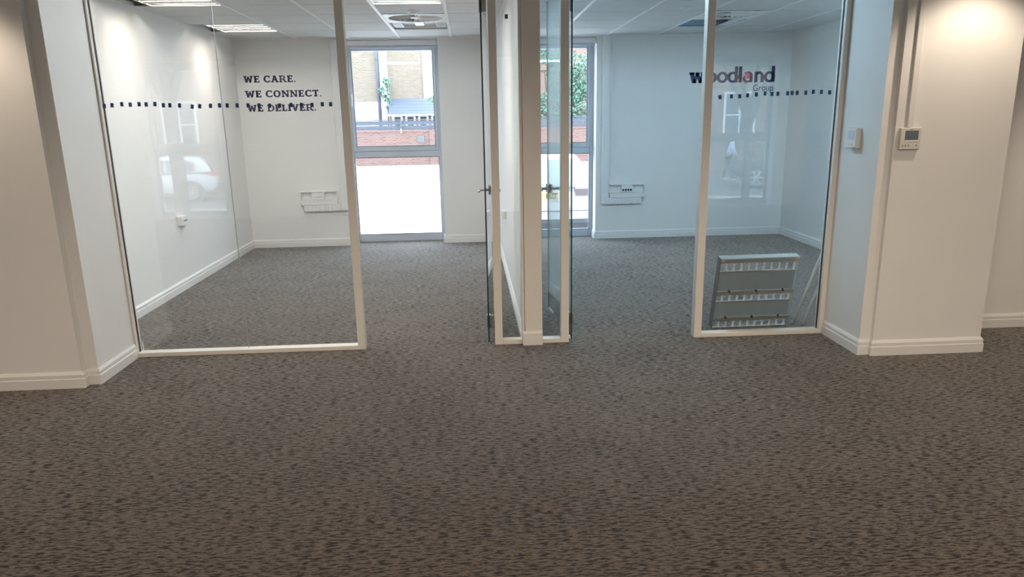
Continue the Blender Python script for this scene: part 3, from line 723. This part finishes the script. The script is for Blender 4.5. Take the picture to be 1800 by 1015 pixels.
# ================================================================== LOUVRE PANEL + POLES ON THE FLOOR
def louvre_panel():
    Wd, Ht, D = .582, .562, .065
    base = Vector((1.752, 4.925, .002)); top_y = 4.806
    tilt_a = math.asin((base.y-top_y)/Ht)
    r = thing('louvre_panel', base, 'galvanised ceiling-light louvre panel leaning inside the right glass pane', 'louvre panel', rot=(tilt_a, 0, R(1.0)))
    # local: x across, z up the panel, y depth (0 front .. D back)
    def B(nm, m, *bs):
        mb = MB()
        for q in bs: mb.cbox(*q, .0015)
        return part(nm, mb, m, r)
    B('side_flange', 'zinc_shade', (0, .004, 0, D, 0, Ht)); B('side_flange', 'galv', (Wd-.004, Wd, 0, D, 0, Ht))  # left flange coloured darker: the shade on that side is painted in
    B('top_flange', 'galv', (.004, Wd-.004, 0, D, Ht-.004, Ht), (.004, Wd-.004, 0, .005, Ht-.035, Ht-.004))
    B('corner_clip', 'plate_y', (.006, .03, -.002, 0, Ht-.02, Ht-.006)); B('corner_clip', 'plate_y', (Wd-.03, Wd-.006, -.002, 0, Ht-.02, Ht-.006))
    rows = [(0., .062), (.215, .275), (.455, .520)]
    for (a, b) in ((.062, .215), (.275, .455)):
        B('reflector_sheet', 'sheet', (.006, Wd-.012, .010, .014, a+.03, b))
        B('support_rail', 'galv', (.004, Wd-.004, .0, .016, a, a+.028))
        for k in range(3):
            cx = .09+.20*k
            mb = MB().cbox(cx-.008, cx+.008, -.006, 0, a+.026, a+.040, .002).cbox(cx, cx+.012, -.004, 0, a+.016, a+.027, .001)
            part('spring_clip', mb, 'black', r)
    for (a, b) in rows:
        B('louvre_edge', 'mirror', (.004, Wd-.006, .0, .024, a, a+.008)); 
        if b < .5: B('louvre_edge', 'mirror', (.004, Wd-.006, .0, .020, b-.006, b))
        me = MB().prism([(.0,a+.008),(.0,a+.022),(.006,(a+b)/2),(.004,b-.006),(.018,b-.006),(.018,a+.008)], -.0045, .0045, 'x').mesh('louvre_blade', 'plastic')
        for k in range(10): sharemesh('louvre_blade', me, r, (.052+.0555*k, 0, 0))
louvre_panel()
for (bx, by), (tx, tz), lb in (((2.385, 4.975), (2.76, 1.30), 'white pole leaning in the right room corner, nearer the louvre panel'),
                               ((2.437, 4.925), (2.80, 1.18), 'white pole leaning in the right room corner, nearer the frame')):
    r = thing('white_pole', (bx, by, 0), lb, 'pole', 'white poles leaning behind the glass')
    top = Vector((tx-bx, 4.835-by, tz)); d = top.normalized()
    part('shaft', MB().tube([d*.02, top], .0115, 12), 'plastic', r, True)
    part('end_cap', MB().tube([d*.004, d*.0205], .0118, 12), 'plastic_dim', r, True)

# ================================================================== OUTSIDE, CAR PARK SIDE
single('ground', MB().box(-40, 40, 9.43, 90, GROUND_F-.1, GROUND_F), 'asphalt', 'pale car park surface outside the room windows', 'ground', kind=S)
YW = 32.
w = thing('boundary_wall', (0, YW, GROUND_F), 'red brick boundary wall across the car park', 'wall')
part('brickwork', MB().box(-14, 14, YW, YW+.23, GROUND_F, 1.02), 'brick_red', w, world=True)
part('soldier_course', MB().box(-14, 14, YW-.02, YW+.25, 1.02, 1.12), 'brick_red', w, world=True)
part('pier', MB().box(-1.72, -1.36, YW-.10, YW-.0, GROUND_F, 1.10), 'brick_red', w, world=True)
part('white_notice', MB().box(-2.25, -1.95, YW-.03, YW-.001, .55, .86), 'paving', w, world=True)
f = thing('timber_fence', (0, YW+.1, 1.12), 'weathered timber boards topping the brick boundary wall', 'fence')
for k in range(2): part('board', MB().box(-14, 14, YW+.06, YW+.10, 1.125+.20*k, 1.305+.20*k), 'weather', f, world=True)
part('cap_rail', MB().box(-14, 14, YW+.02, YW+.14, 1.525, 1.565), 'weather', f, world=True)
for X in (-6.5, -2.95, .6, 4.15, 7.7): part('post', MB().box(X-.05, X+.05, YW+.0, YW+.06, 1.13, 1.52), 'weather', f, world=True)
for Xp in (-2.95,): part('bracket', MB().box(Xp-.03, Xp+.03, YW-.04, YW+.0, .98, 1.16), 'kerb', f, world=True)

YB = 36.
b1 = thing('brick_house', (-6.5, YB, GROUND_F), 'pale brick house with white boarding, left in the left window', 'building')
part('brick_wall', MB().box(-9, -4.38, YB, YB+6, 2.42, 9), 'brick_yel', b1, world=True)
for k in range(5):
    z = 2.42-.4*(k+1); part('white_board', MB().box(-9, -4.38, YB-.05+.004*(k%2), YB+5.9, z+.012, z+.4), 'white_joinery', b1, world=True)
part('plinth', MB().box(-9, -4.38, YB, YB+5.9, GROUND_F, .42), 'brick_yel', b1, world=True)
d1 = thing('drainpipe', (-4.30, YB-.16, GROUND_F), 'dark grey drainpipe running up beside the white corner strip', 'drainpipe')
part('pipe', MB().tube([(-4.30, YB-.16, GROUND_F), (-4.30, YB-.16, 9)], .065, 10), 'pipe', d1, True, world=True)
for z in (1.2, 3.0, 4.4): part('bracket', MB().box(-4.40, -4.20, YB-.24, YB-.06, z, z+.06), 'pipe', d1, world=True)
b2 = thing('round_brick_tower', (-3.1, YB+1.5, GROUND_F), 'curved yellow brick tower with white corner strip, middle of left window', 'building')
part('corner_strip', MB().box(-4.22, -3.86, YB+.0, YB+.5, GROUND_F, 9), 'whitewall', b2, world=True)
cv = [( -3.86, YB+.30)] + [(-3.86+1.45*math.sin(R(t))*1.0, YB+.30+1.6*(1-math.cos(R(t)))) for t in range(10, 91, 10)] + [(-2.41, YB+5), (-3.86, YB+5)]
part('curved_wall', MB().prism(cv, GROUND_F, 9, 'z'), 'brick_yel', b2, world=True)
pr = thing('porch_roof', (-2.7, YB-.6, 1.72), 'blue slate lean-to roof with white windows beneath it', 'roof')
for k in range(5):
    z0 = 1.83+.145*k; y0 = YB-1.0+.26*k
    part('slate_course', MB().add([(-3.80,y0-.03,z0),(-.3,y0-.03,z0),(-.3,y0+.27,z0+.155),(-3.80,y0+.27,z0+.155),(-3.80,y0-.03,z0-.03),(-.3,y0-.03,z0-.03),(-.3,y0+.27,z0+.12),(-3.80,y0+.27,z0+.12)],
         [(0,1,2,3),(4,7,6,5),(0,4,5,1),(1,5,6,2),(2,6,7,3),(3,7,4,0)]), 'slate', pr, world=True)
part('fascia', MB().box(-3.80, -.3, YB-1.06, YB-1.03, 1.73, 1.80), 'white_joinery', pr, world=True)
part('back_wall', MB().box(-3.80, -.3, YB-.6, YB-.5, GROUND_F, 1.80), 'brick_yel', pr, world=True)
for k in range(5):
    X = -3.65+.62*k
    wn = part('window', MB().box(X, X+.10, YB-.68, YB-.6, .6, 1.73).box(X+.40, X+.50, YB-.68, YB-.6, .6, 1.73).box(X+.10, X+.40, YB-.68, YB-.6, 1.68, 1.73), 'white_joinery', pr, world=True)
    part('pane', MB().box(X+.10, X+.40, YB-.64, YB-.61, .6, 1.68), 'darkpane', wn, world=True)
single('far_house', MB().box(-2.3, 1.0, YB+6, YB+9, GROUND_F, 6.5).prism([(-2.5,6.5),(1.2,6.5),(-.65,8)], YB+5.9, YB+9.1, 'y'), 'whitewall', 'pale sunlit gabled house behind the brick tower', 'building')
single('ivy_house', MB().box(1.4, 9.0, YB+2, YB+7, GROUND_F, 3.9).prism([(1.2,3.9),(9.2,3.9),(5.2,6.4)], YB+1.9, YB+7.1, 'y'), 'brick_org', 'brick gabled house behind the ivy, seen in right window', 'building')

def leaves(mb, c, rad, n, size, shell=.55):
    for _ in range(n):
        while True:
            p = Vector((random.uniform(-1,1), random.uniform(-1,1), random.uniform(-1,1)))
            if shell < p.length < 1: break
        p = Vector((c[0]+p.x*rad[0], c[1]+p.y*rad[1], c[2]+p.z*rad[2]))
        a = Vector((random.gauss(0,1), random.gauss(0,1), random.gauss(0,1))).normalized(); b = a.orthogonal().normalized(); s = size*random.uniform(.6, 1.3)
        mb.add([p-a*s, p-b*s*.45+a*s*.1, p+a*s, p+b*s*.45+a*s*.1], [(0,1,2,3)])
    return mb
iv = thing('ivy_hedge', (4., YW+.9, GROUND_F), 'tall leafy ivy hedge rising above the fence in the right window', 'hedge')
mb = MB()
for X in (2.0, 2.9, 3.8, 4.6, 5.4, 6.2): leaves(mb, (X, YW+1.1, 1.9), (.75, .5, .9), 420, .11)
for X in (4.3, 4.9, 5.5, 6.2): leaves(mb, (X, YW+1.2, 3.3), (.7, .5, 1.1), 480, .11)
for X in (2.2, 3.0, 3.8): leaves(mb, (X, YW+1.2, 4.3), (.8, .5, .55), 300, .11)
part('foliage', mb, 'leaf2', iv, world=True)
st = MB()
for X in (2.4, 3.6, 4.8, 5.8): st.tube([(X, YW+1.1, GROUND_F), (X+.1, YW+1.15, 1.5), (X-.1, YW+1.2, 3.6)], [.07, .05, .02], 7)
part('stems', st, 'bark', iv, world=True)
tr = thing('leafy_tree', (.7, 27, GROUND_F), 'small leafy tree whose branch reaches into the left window view', 'tree')
part('trunk', MB().tube([(.7,27,GROUND_F),(.6,27,1.6),(.5,27,3.2)], [.12,.10,.05], 9).tube([(.58,27,2.0),(-.3,26.9,2.35),(-1.25,26.8,2.35)], [.05,.035,.012], 7), 'bark', tr, True, world=True)
mb = leaves(leaves(leaves(leaves(leaves(MB(), (.7,27,3.6), (1.15,.9,1.0), 900, .10, 0), (-.75,26.8,2.45), (.42,.3,.30), 130, .08, 0), (-1.15,26.8,2.25), (.30,.25,.16), 70, .075, 0), (-.85,26.8,3.2), (.25,.2,.35), 60, .08, 0), (-.75, 26.8, 2.05), (.3,.2,.2), 60, .08, 0)
part('foliage', mb, 'leaf', tr, world=True)
vn = thing('climbing_plant', (-3.95, YB-.15, 2.0), 'small climbing plant on the white corner strip beside the tower', 'plant')
part('foliage', leaves(leaves(leaves(MB(), (-4.10,YB-.42,2.85), (.16,.1,.3), 90, .07, 0), (-3.85,YB-.3,3.35), (.26,.15,.2), 90, .08, 0), (-3.86,YB-.3,2.6), (.17,.12,.6), 120, .08, 0), 'leaf2', vn, world=True)
part('stem', MB().tube([(-3.9,YB-.2,1.2),(-3.85,YB-.2,3.2)], .03, 7), 'bark', vn, world=True)

# ------------------------------------------------------------------ cars (local x forward from rear bumper, y left, z up)
def car(loc, rz, label, paint, L=4.0, Wd=1.72, H=1.46, suv=False, rear_plate=None, rim_n=8, wheel_r=.31, glass='car_glass'):
    r = thing('car', loc, label, 'car', rz=rz)
    hw = Wd/2; belt = H*.635; sill = .26 if not suv else .36
    rw, fw = .78 if not suv else .85, L-.82
    # lower body: stations (x, width factor, z_bottom, z_top(belt line))
    st = [(0.0,.80,sill+.16,belt*.86),(.05,.90,sill+.05,belt*.93),(.16,.96,sill,belt*.985),(.5,1.,sill-.03,belt),(1.0,1.,sill-.04,belt*.995),(1.7,1.,sill-.04,belt*.985),
          (L*.60,1.,sill-.04,belt*.965),(L*.70,.995,sill-.04,belt*.95),(L*.80,.98,sill-.03,belt*.90),(L*.90,.94,sill,belt*.82),(L*.965,.86,sill+.02,belt*.72),(L,.70,sill+.12,belt*.60)]
    def ring(x, k, zb, zt):
        h = hw*k; prof = [(-.86,0.),(-.97,.10),(-1.,.40),(-.995,.62),(-.965,.88),(-.90,1.0)]
        pts = [(x, h*a, zb+(zt-zb)*b) for a, b in prof]; return pts + [(x, -p[1], p[2]) for p in reversed(pts)]
    vs = []; fs = []
    for s in st: vs += ring(*s)
    m = 12
    for i in range(len(st)-1):
        for k in range(m): fs.append((i*m+k, (i+1)*m+k, (i+1)*m+(k+1)%m, i*m+(k+1)%m))
    fs += [tuple(range(m)), tuple(range((len(st)-1)*m, len(st)*m))]
    bo = part('body', MB().add(vs, fs), paint, r, True)
    md = bo.modifiers.new('round', 'SUBSURF'); md.levels = 1; md.render_levels = 2
    # greenhouse
    rx0, rx1 = (.22, L*.52) if not suv else (.12, L*.56)
    gb = [(.06, .86), (L*.735, .84)]
    nst = [(.10,.80,belt*.90,belt*.97),(.16 if not suv else .10,.80,belt*.93,belt+.12),(.34 if not suv else .22,.76,belt*.95,H*.945),(.62 if not suv else .5,.75,belt*.95,H*.985),(1.4,.76,belt*.95,H),(L*.47,.75,belt*.95,H*.985),
           (L*.56,.75,belt*.93,H*.93),(L*.66,.78,belt*.90,belt*1.12),(L*.74,.80,belt*.86,belt*.94)]
    vs = []; fs = []
    for (x, k, zb, zt) in nst:
        h = hw; pr = [(-.90,0.),(-.905,.15),(-(.86*.5+k*.5),.60),(-k,.90),(-k*.86,1.0)]
        pts = [(x, h*a, zb+(zt-zb)*b) for a, b in pr]; vs += pts + [(x, -p[1], p[2]) for p in reversed(pts)]
    m = 10
    for i in range(len(nst)-1):
        for k in range(m): fs.append((i*m+k, (i+1)*m+k, (i+1)*m+(k+1)%m, i*m+(k+1)%m))
    fs += [tuple(range(m)), tuple(range((len(nst)-1)*m, len(nst)*m))]
    ro = part('roof', MB().add(vs, fs), paint, r, True)
    md = ro.modifiers.new('round', 'SUBSURF'); md.levels = 1; md.render_levels = 2
    zt = H*.90; zb = belt+.035
    def side(xs, s):   # side window polygon [(x,z)...] following the tumblehome
        poly = []
        for x, z in xs:
            t = (z-belt*.95)/(H-belt*.95); y = hw*(.905-(.905-.77)*max(0, t-.05)); poly.append((x, s*(y+.006), z))
        n = len(poly); inn = [(x, y-s*.03, z) for x, y, z in poly]
        return MB().add(poly+inn, [tuple(range(n)), tuple(reversed(range(n,2*n)))]+[(i,(i+1)%n,n+(i+1)%n,n+i) for i in range(n)])
    for s in (-1, 1):
        part('side_window', side([(.62,zb+.03),(.70,zb),(1.42,zb),(1.42,zt+.02),(.85,zt+.0),(.62,zt-.06)], s), glass, r)
        part('side_window', side([(1.50,zb),(L*.60,zb-.01),(L*.49,zt),(1.50,zt+.02)], s), glass, r)
        for x in (1.45-.42, 1.45+.62):
            part('door_handle', MB().tube([(x, s*hw*.985, belt*.87), (x+.05, s*(hw+.012), belt*.875), (x+.15, s*(hw+.012), belt*.88), (x+.19, s*hw*.985, belt*.88)], .014, 8), paint, r, True)
        part('sill_strip', MB().cbox(rw+.40, fw-.40, s*hw*.93-.06, s*hw*.93+.055, sill-.05, sill+.05, .02), 'bumper', r)
        part('mirror', MB().lathe([(0,-.05),(.09,-.04),(.10,.05),(0,.07)], (L*.60, s*(hw+.06), belt+.06), 14, 'y'), paint, r, True)
        tlp = [(.0+.02,.46),(.02,.62),(.10,.87),(.36,.90),(.22,.80)] if not suv else [(.02,.70),(.02,.80),(.12,.88),(.12,.80)]
        z0, z1 = belt*.86, belt*1.04
        zz = lambda q: z0+(z1-z0)*q
        tl_ = MB().prism([(-.012,zz(.15)),(-.012,zz(.75)),(.06,zz(1.0)),(.36,zz(.95)),(.20,zz(.40)),(.08,zz(.05))], min(s*hw*.60, s*hw*.965), max(s*hw*.60, s*hw*.965), 'y')
        part('tail_light', tl_, 'tail_clear' if rear_plate else 'tail', r)
        part('head_light', MB().prism([(L-.30,belt*.70),(L-.10,belt*.58),(L-.06,belt*.64),(L-.28,belt*.80)], min(s*hw*.55, s*hw*.93), max(s*hw*.55, s*hw*.93), 'y'), 'tail_clear', r)
    # rear window, windscreen
    def panel(nm, pts, mtl):
        inn = [(x, y*.98, z-.03) for x, y, z in pts]; n = len(pts)
        part(nm, MB().add(pts+inn, [tuple(range(n)), tuple(reversed(range(n,2*n)))]+[(i,(i+1)%n,n+(i+1)%n,n+i) for i in range(n)]), mtl, r)
    panel('rear_window', [(.10,-hw*.70,belt+.04),(.10,hw*.70,belt+.04),(.26,hw*.62,H*.925),(.26,-hw*.62,H*.925)], 'car_glass_sky' if rear_plate else glass)  # plated car: sky reflection put into the glass colour
    panel('windscreen', [(L*.735,-hw*.72,belt+.0),(L*.735,hw*.72,belt+.0),(L*.555,hw*.64,H*.935),(L*.555,-hw*.64,H*.935)], glass)
    part('rear_bumper', MB().cbox(-.045, .25, -hw*.90, hw*.90, sill-.06, sill+.20, .05), 'bumper', r)
    part('front_bumper', MB().cbox(L-.20, L+.02, -hw*.80, hw*.80, sill-.04, sill+.16, .05), 'bumper', r)
    for x in (rw, fw):
        for s in (-1, 1):
            yo = s*(hw-.085)
            part('wheel_arch', MB().lathe([(0,-.11*s),(wheel_r+.075,-.11*s),(wheel_r+.075,.088*s),(0,.088*s)], (x, yo, wheel_r), 28, 'y'), 'bumper', r)
            ww = part('wheel', MB().lathe([(0,-.09),(wheel_r*.94,-.09),(wheel_r,-.06),(wheel_r,.07),(wheel_r*.94,.098),(wheel_r*.68,.104),(wheel_r*.66,.092),(0,.092)] if s > 0 else
                      [(0,.09),(wheel_r*.94,.09),(wheel_r,.06),(wheel_r,-.07),(wheel_r*.94,-.098),(wheel_r*.68,-.104),(wheel_r*.66,-.092),(0,-.092)], (x, yo, wheel_r), 30, 'y'), 'tyre', r, True)
            rm = MB()
            for k in range(rim_n):
                t = 2*math.pi*k/rim_n; c, q = math.cos(t), math.sin(t); wd = .022 if rim_n > 6 else .035
                p = [(a*c-b*q, a*q+b*c) for a, b in ((.03,-wd*.8),(wheel_r*.66,-wd),(wheel_r*.66,wd),(.03,wd*.8))]
                y0, y1 = sorted((s*.094, s*.108)); rm.add([(x+u, yo+y0, wheel_r+v) for u, v in p]+[(x+u, yo+y1, wheel_r+v) for u, v in p], [(0,1,2,3),(7,6,5,4),(0,4,5,1),(1,5,6,2),(2,6,7,3),(3,7,4,0)])
            rm.lathe([(wheel_r*.60,s*.094),(wheel_r*.60,s*.109),(wheel_r*.69,s*.109),(wheel_r*.69,s*.094)], (x, yo, wheel_r), 30, 'y')
            rm.lathe([(0,s*.112),(.045,s*.110),(.05,s*.094)], (x, yo, wheel_r), 16, 'y')
            part('rim', rm, 'rim', ww)
    if rear_plate:
        pz = .82
        pl = part('number_plate', MB().cbox(-.040, -.028, -.26, .26, pz-.0555, pz+.0555, .003), 'plate_y', r)
        part('plate_recess', MB().cbox(-.028, .06, -.30, .30, pz-.08, pz+.09, .01), paint, r)
        me = text_mesh(rear_plate, .098, .0006, 'black', 'plate_lettering', .003); wmax = max(v.co.x for v in me.vertices)
        o = bpy.data.objects.new('plate_lettering', me); link(o, pl); o.rotation_euler = (R(90), 0, R(-90)); o.scale = (.17/wmax, 1.1, 1); o.location = (-.0412, -.075, pz-.036)
        part('tailgate_trim', MB().cbox(-.035, .06, -.42, .42, pz+.095, pz+.125, .008), 'bumper', r)
        part('tailgate_seam', MB().box(-.022, .1, -hw*.84, hw*.84, pz-.235, pz-.229), 'bumper', r)
    else:
        part('number_plate', MB().cbox(-.03, .03, -.26, .26, .62, .73, .003), 'plate_y', r)
    return r
car((1.05, 10.58, GROUND_F), R(90), 'white hatchback parked tail-first outside the right room window', 'car_white', L=4.05, Wd=1.74, H=1.45, rear_plate='HZT')
# ================================================================== OUTSIDE, STREET SIDE (mirrored in the partition glass)
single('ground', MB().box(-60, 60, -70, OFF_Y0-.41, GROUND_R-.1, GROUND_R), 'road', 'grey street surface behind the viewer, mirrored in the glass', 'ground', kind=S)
single('kerb', MB().box(-40, 40, -10.6, -10.25, GROUND_R, GROUND_R+.13), 'kerb', 'pale kerb line of the mirrored street', 'kerb', kind=S)
single('pavement', MB().box(-40, 40, -10.25, OFF_Y0-.41, GROUND_R, GROUND_R+.12), 'paving', 'grey pavement outside the mirrored street windows', 'pavement', kind=S)
YM = 2*4.768
car((-8.35, YM-25.0+.85, GROUND_R), R(180-17), 'silver-white hatchback mirrored in the left glass pane', 'car_silver', L=4.1, Wd=1.75, H=1.45, rim_n=10)
car((13.45, YM-22.6-.35, GROUND_R), R(180+17), 'dark four-wheel drive mirrored in the right glass pane', 'car_dark', L=4.65, Wd=1.86, H=1.72, suv=True, rim_n=6, wheel_r=.37)
# facade across the street
YS = -21.
for xa, xb, mt, lb in ((-34, -1, 'brick_org', 'brick terrace mirrored in the left glass pane'), (1, 34, 'brick_org', 'brick terrace with white sashes mirrored in the right glass pane')):
    h = thing('terrace_house', ((xa+xb)/2, YS, GROUND_R), lb, 'building')
    part('brick_wall', MB().box(xa, xb, YS-6, YS, GROUND_R, 7.5), mt, h, world=True)
    k = 0; x = xa+1.2
    while x < xb-2:
        for z in (.55, 3.7):
            fr = MB()
            for q in ((x, x+.09, z, z+1.9), (x+1.31, x+1.4, z, z+1.9), (x+.09, x+1.31, z, z+.09), (x+.09, x+1.31, z+1.81, z+1.9), (x+.09, x+1.31, z+.92, z+.98), (x+.67, x+.73, z+.09, z+.92), (x+.67, x+.73, z+.98, z+1.81)): fr.box(q[0], q[1], YS, YS+.06, q[2], q[3])
            wn = part('window', fr, 'white_joinery', h, world=True)
            part('pane', MB().box(x+.09, x+1.31, YS+.005, YS+.02, z+.09, z+1.81), 'darkpane', wn, world=True)
            part('sill', MB().box(x-.1, x+1.5, YS, YS+.16, z-.12, z), 'white_joinery', wn, world=True)
        x += 2.9
def street_tree(x, y, rad, label, fork):
    t = thing('street_tree', (x, y, GROUND_R), label, 'tree', 'street trees behind the viewer')
    mb = MB().tube([(0,0,0),(.02,0,1.0),(-.02,0,fork)], [rad*1.15, rad, rad*.95], 12)
    for dx, dy, dz, k in ((-.9,.1,1.7,.6),(.85,-.2,1.9,.62),(.1,.5,2.2,.5),(-.3,-.5,2.0,.5)):
        mb.tube([(-.02,0,fork-.15),(dx*.35,dy*.4,fork+dz*.4),(dx,dy,fork+dz)], [rad*.75, rad*.6, rad*.3], 9)
    part('trunk', mb, 'bark', t, True)
    lf = leaves(leaves(MB(), (0,0,fork+2.6), (2.1,1.5,1.25), 1500, .14, .2), (0,0,fork+2.2), (1.2,1.0,.9), 300, .13, 0)
    part('crown', lf, 'leaf', t)
p = on_y(1312, 300, 18.5); street_tree(p.x, YM-18.5, .10, 'forked street tree mirrored in the right glass pane', 2.2)
p = on_y(315, 320, 18.5); street_tree(p.x, YM-18.5, .17, 'straight street tree mirrored in the left glass pane', 3.0)

# person on the far pavement (mirrored in the right pane)
def skin_mesh(name, verts, edges, radii, m, parent, root=0):
    me = bpy.data.meshes.new(name); me.from_pydata(verts, edges, []); me.materials.append(M[m])
    o = bpy.data.objects.new(name, me); link(o, parent)
    sk = o.modifiers.new('skin', 'SKIN'); sk.use_smooth_shade = True
    for i, v in enumerate(me.skin_vertices[0].data):
        q = radii[i]; v.radius = q if isinstance(q, tuple) else (q, q); v.use_root = (i == root)
    sb = o.modifiers.new('round', 'SUBSURF'); sb.levels = 1; sb.render_levels = 2
    dg = bpy.context.evaluated_depsgraph_get(); em = bpy.data.meshes.new_from_object(o.evaluated_get(dg)); o.modifiers.clear(); o.data = em
    em.name = name
    if not em.materials: em.materials.append(M[m])
    return o
def person(loc, rz):
    r = thing('person', loc, 'person in pale blue shirt and black trousers mirrored in right pane', 'person', rz=rz)
    # faces +x, leaning forward, arms hanging forward
    hip, ch, nk = (0,0,.93), (.10,0,1.24), (.17,0,1.46)
    def arm(s): return [(.13,s*.17,1.40),(.18,s*.23,1.13),(.30,s*.20,.92),(.33,s*.20,.86)]
    def leg(s, dx): return [(0,s*.09,.90),(dx*.5+.03,s*.095,.50),(dx,s*.10,.10),(dx+.12,s*.10,.045)]
    V = [hip, ch, nk, (.20,0,1.53), (.235,0,1.60), (.25,0,1.68)]; E_ = [(0,1),(1,2),(2,3),(3,4),(4,5)]; Rr = [(.13,.10),(.15,.10),.065,.055,(.085,.10),(.075,.085)]
    for s in (-1, 1):
        b = len(V); V += arm(s); E_ += [(2,b),(b,b+1),(b+1,b+2),(b+2,b+3)]; Rr += [.05,.042,.032,.028]
        for f in range(4):   # fingers
            q = len(V); fy = s*.20+(f-1.5)*.018
            V += [(.345,fy,.82),(.35,fy,.775-.006*abs(f-1.5))]; E_ += [(b+3,q),(q,q+1)]; Rr += [.010,.008]
        q = len(V); V += [(.365,s*.20-s*.01,.845),(.385,s*.185,.81)]; E_ += [(b+3,q),(q,q+1)]; Rr += [.011,.009]
        b = len(V); V += leg(s, .16 if s > 0 else -.14); E_ += [(0,b),(b,b+1),(b+1,b+2),(b+2,b+3)]; Rr += [.085,.06,.045,.035]
    skin_mesh('body', V, E_, Rr, 'skin', r)
    V = [(0,0,.90),(.05,0,1.08),ch,(.15,0,1.40)]; E_ = [(0,1),(1,2),(2,3)]; Rr = [(.155,.125),(.16,.125),(.175,.125),(.13,.09)]
    for s in (-1, 1):
        b = len(V); V += arm(s)[:3]; E_ += [(3,b),(b,b+1),(b+1,b+2)]; Rr += [.072,.062,.05]
    skin_mesh('shirt', V, E_, Rr, 'shirt', r)
    V = [(0,0,.97)]; E_ = []; Rr = [(.15,.12)]
    for s in (-1, 1):
        b = len(V); V += leg(s, .16 if s > 0 else -.14)[:3]; E_ += [(0,b),(b,b+1),(b+1,b+2)]; Rr += [.10,.08,.065]
    skin_mesh('trousers', V, E_, Rr, 'trousers', r)
    for s, dx in ((1,.16),(-1,-.14)):
        skin_mesh('shoe', [(dx-.05,s*.10,.05),(dx+.08,s*.10,.05),(dx+.19,s*.10,.04)], [(0,1),(1,2)], [.052,(.05,.055),(.035,.045)], 'shoe', r)
    part('hair', MB().lathe([(0,.10),(.06,.085),(.095,.03),(.10,-.02),(.085,-.06)], (.225,0,1.665), 18), 'hair', r, True)
    part('nose', MB().lathe([(0,.02),(.012,0),(.016,-.02),(0,-.026)], (.345,0,1.63), 10), 'skin', r, True)
    for s in (-1, 1): part('ear', MB().lathe([(0,.03),(.014,.02),(.016,-.01),(0,-.03)], (.235,s*.092,1.63), 10), 'skin', r, True)
    for s in (-1, 1): part('eye', MB().lathe([(0,.008),(.008,0),(0,-.008)], (.325,s*.035,1.655), 10), 'hair', r, True)
    part('mouth', MB().cbox(.318, .334, -.025, .025, 1.585, 1.592, .002), 'red', r)
p = on_y(1279, 300, 26.3)
person((p.x, YM-26.3, GROUND_R), R(20))
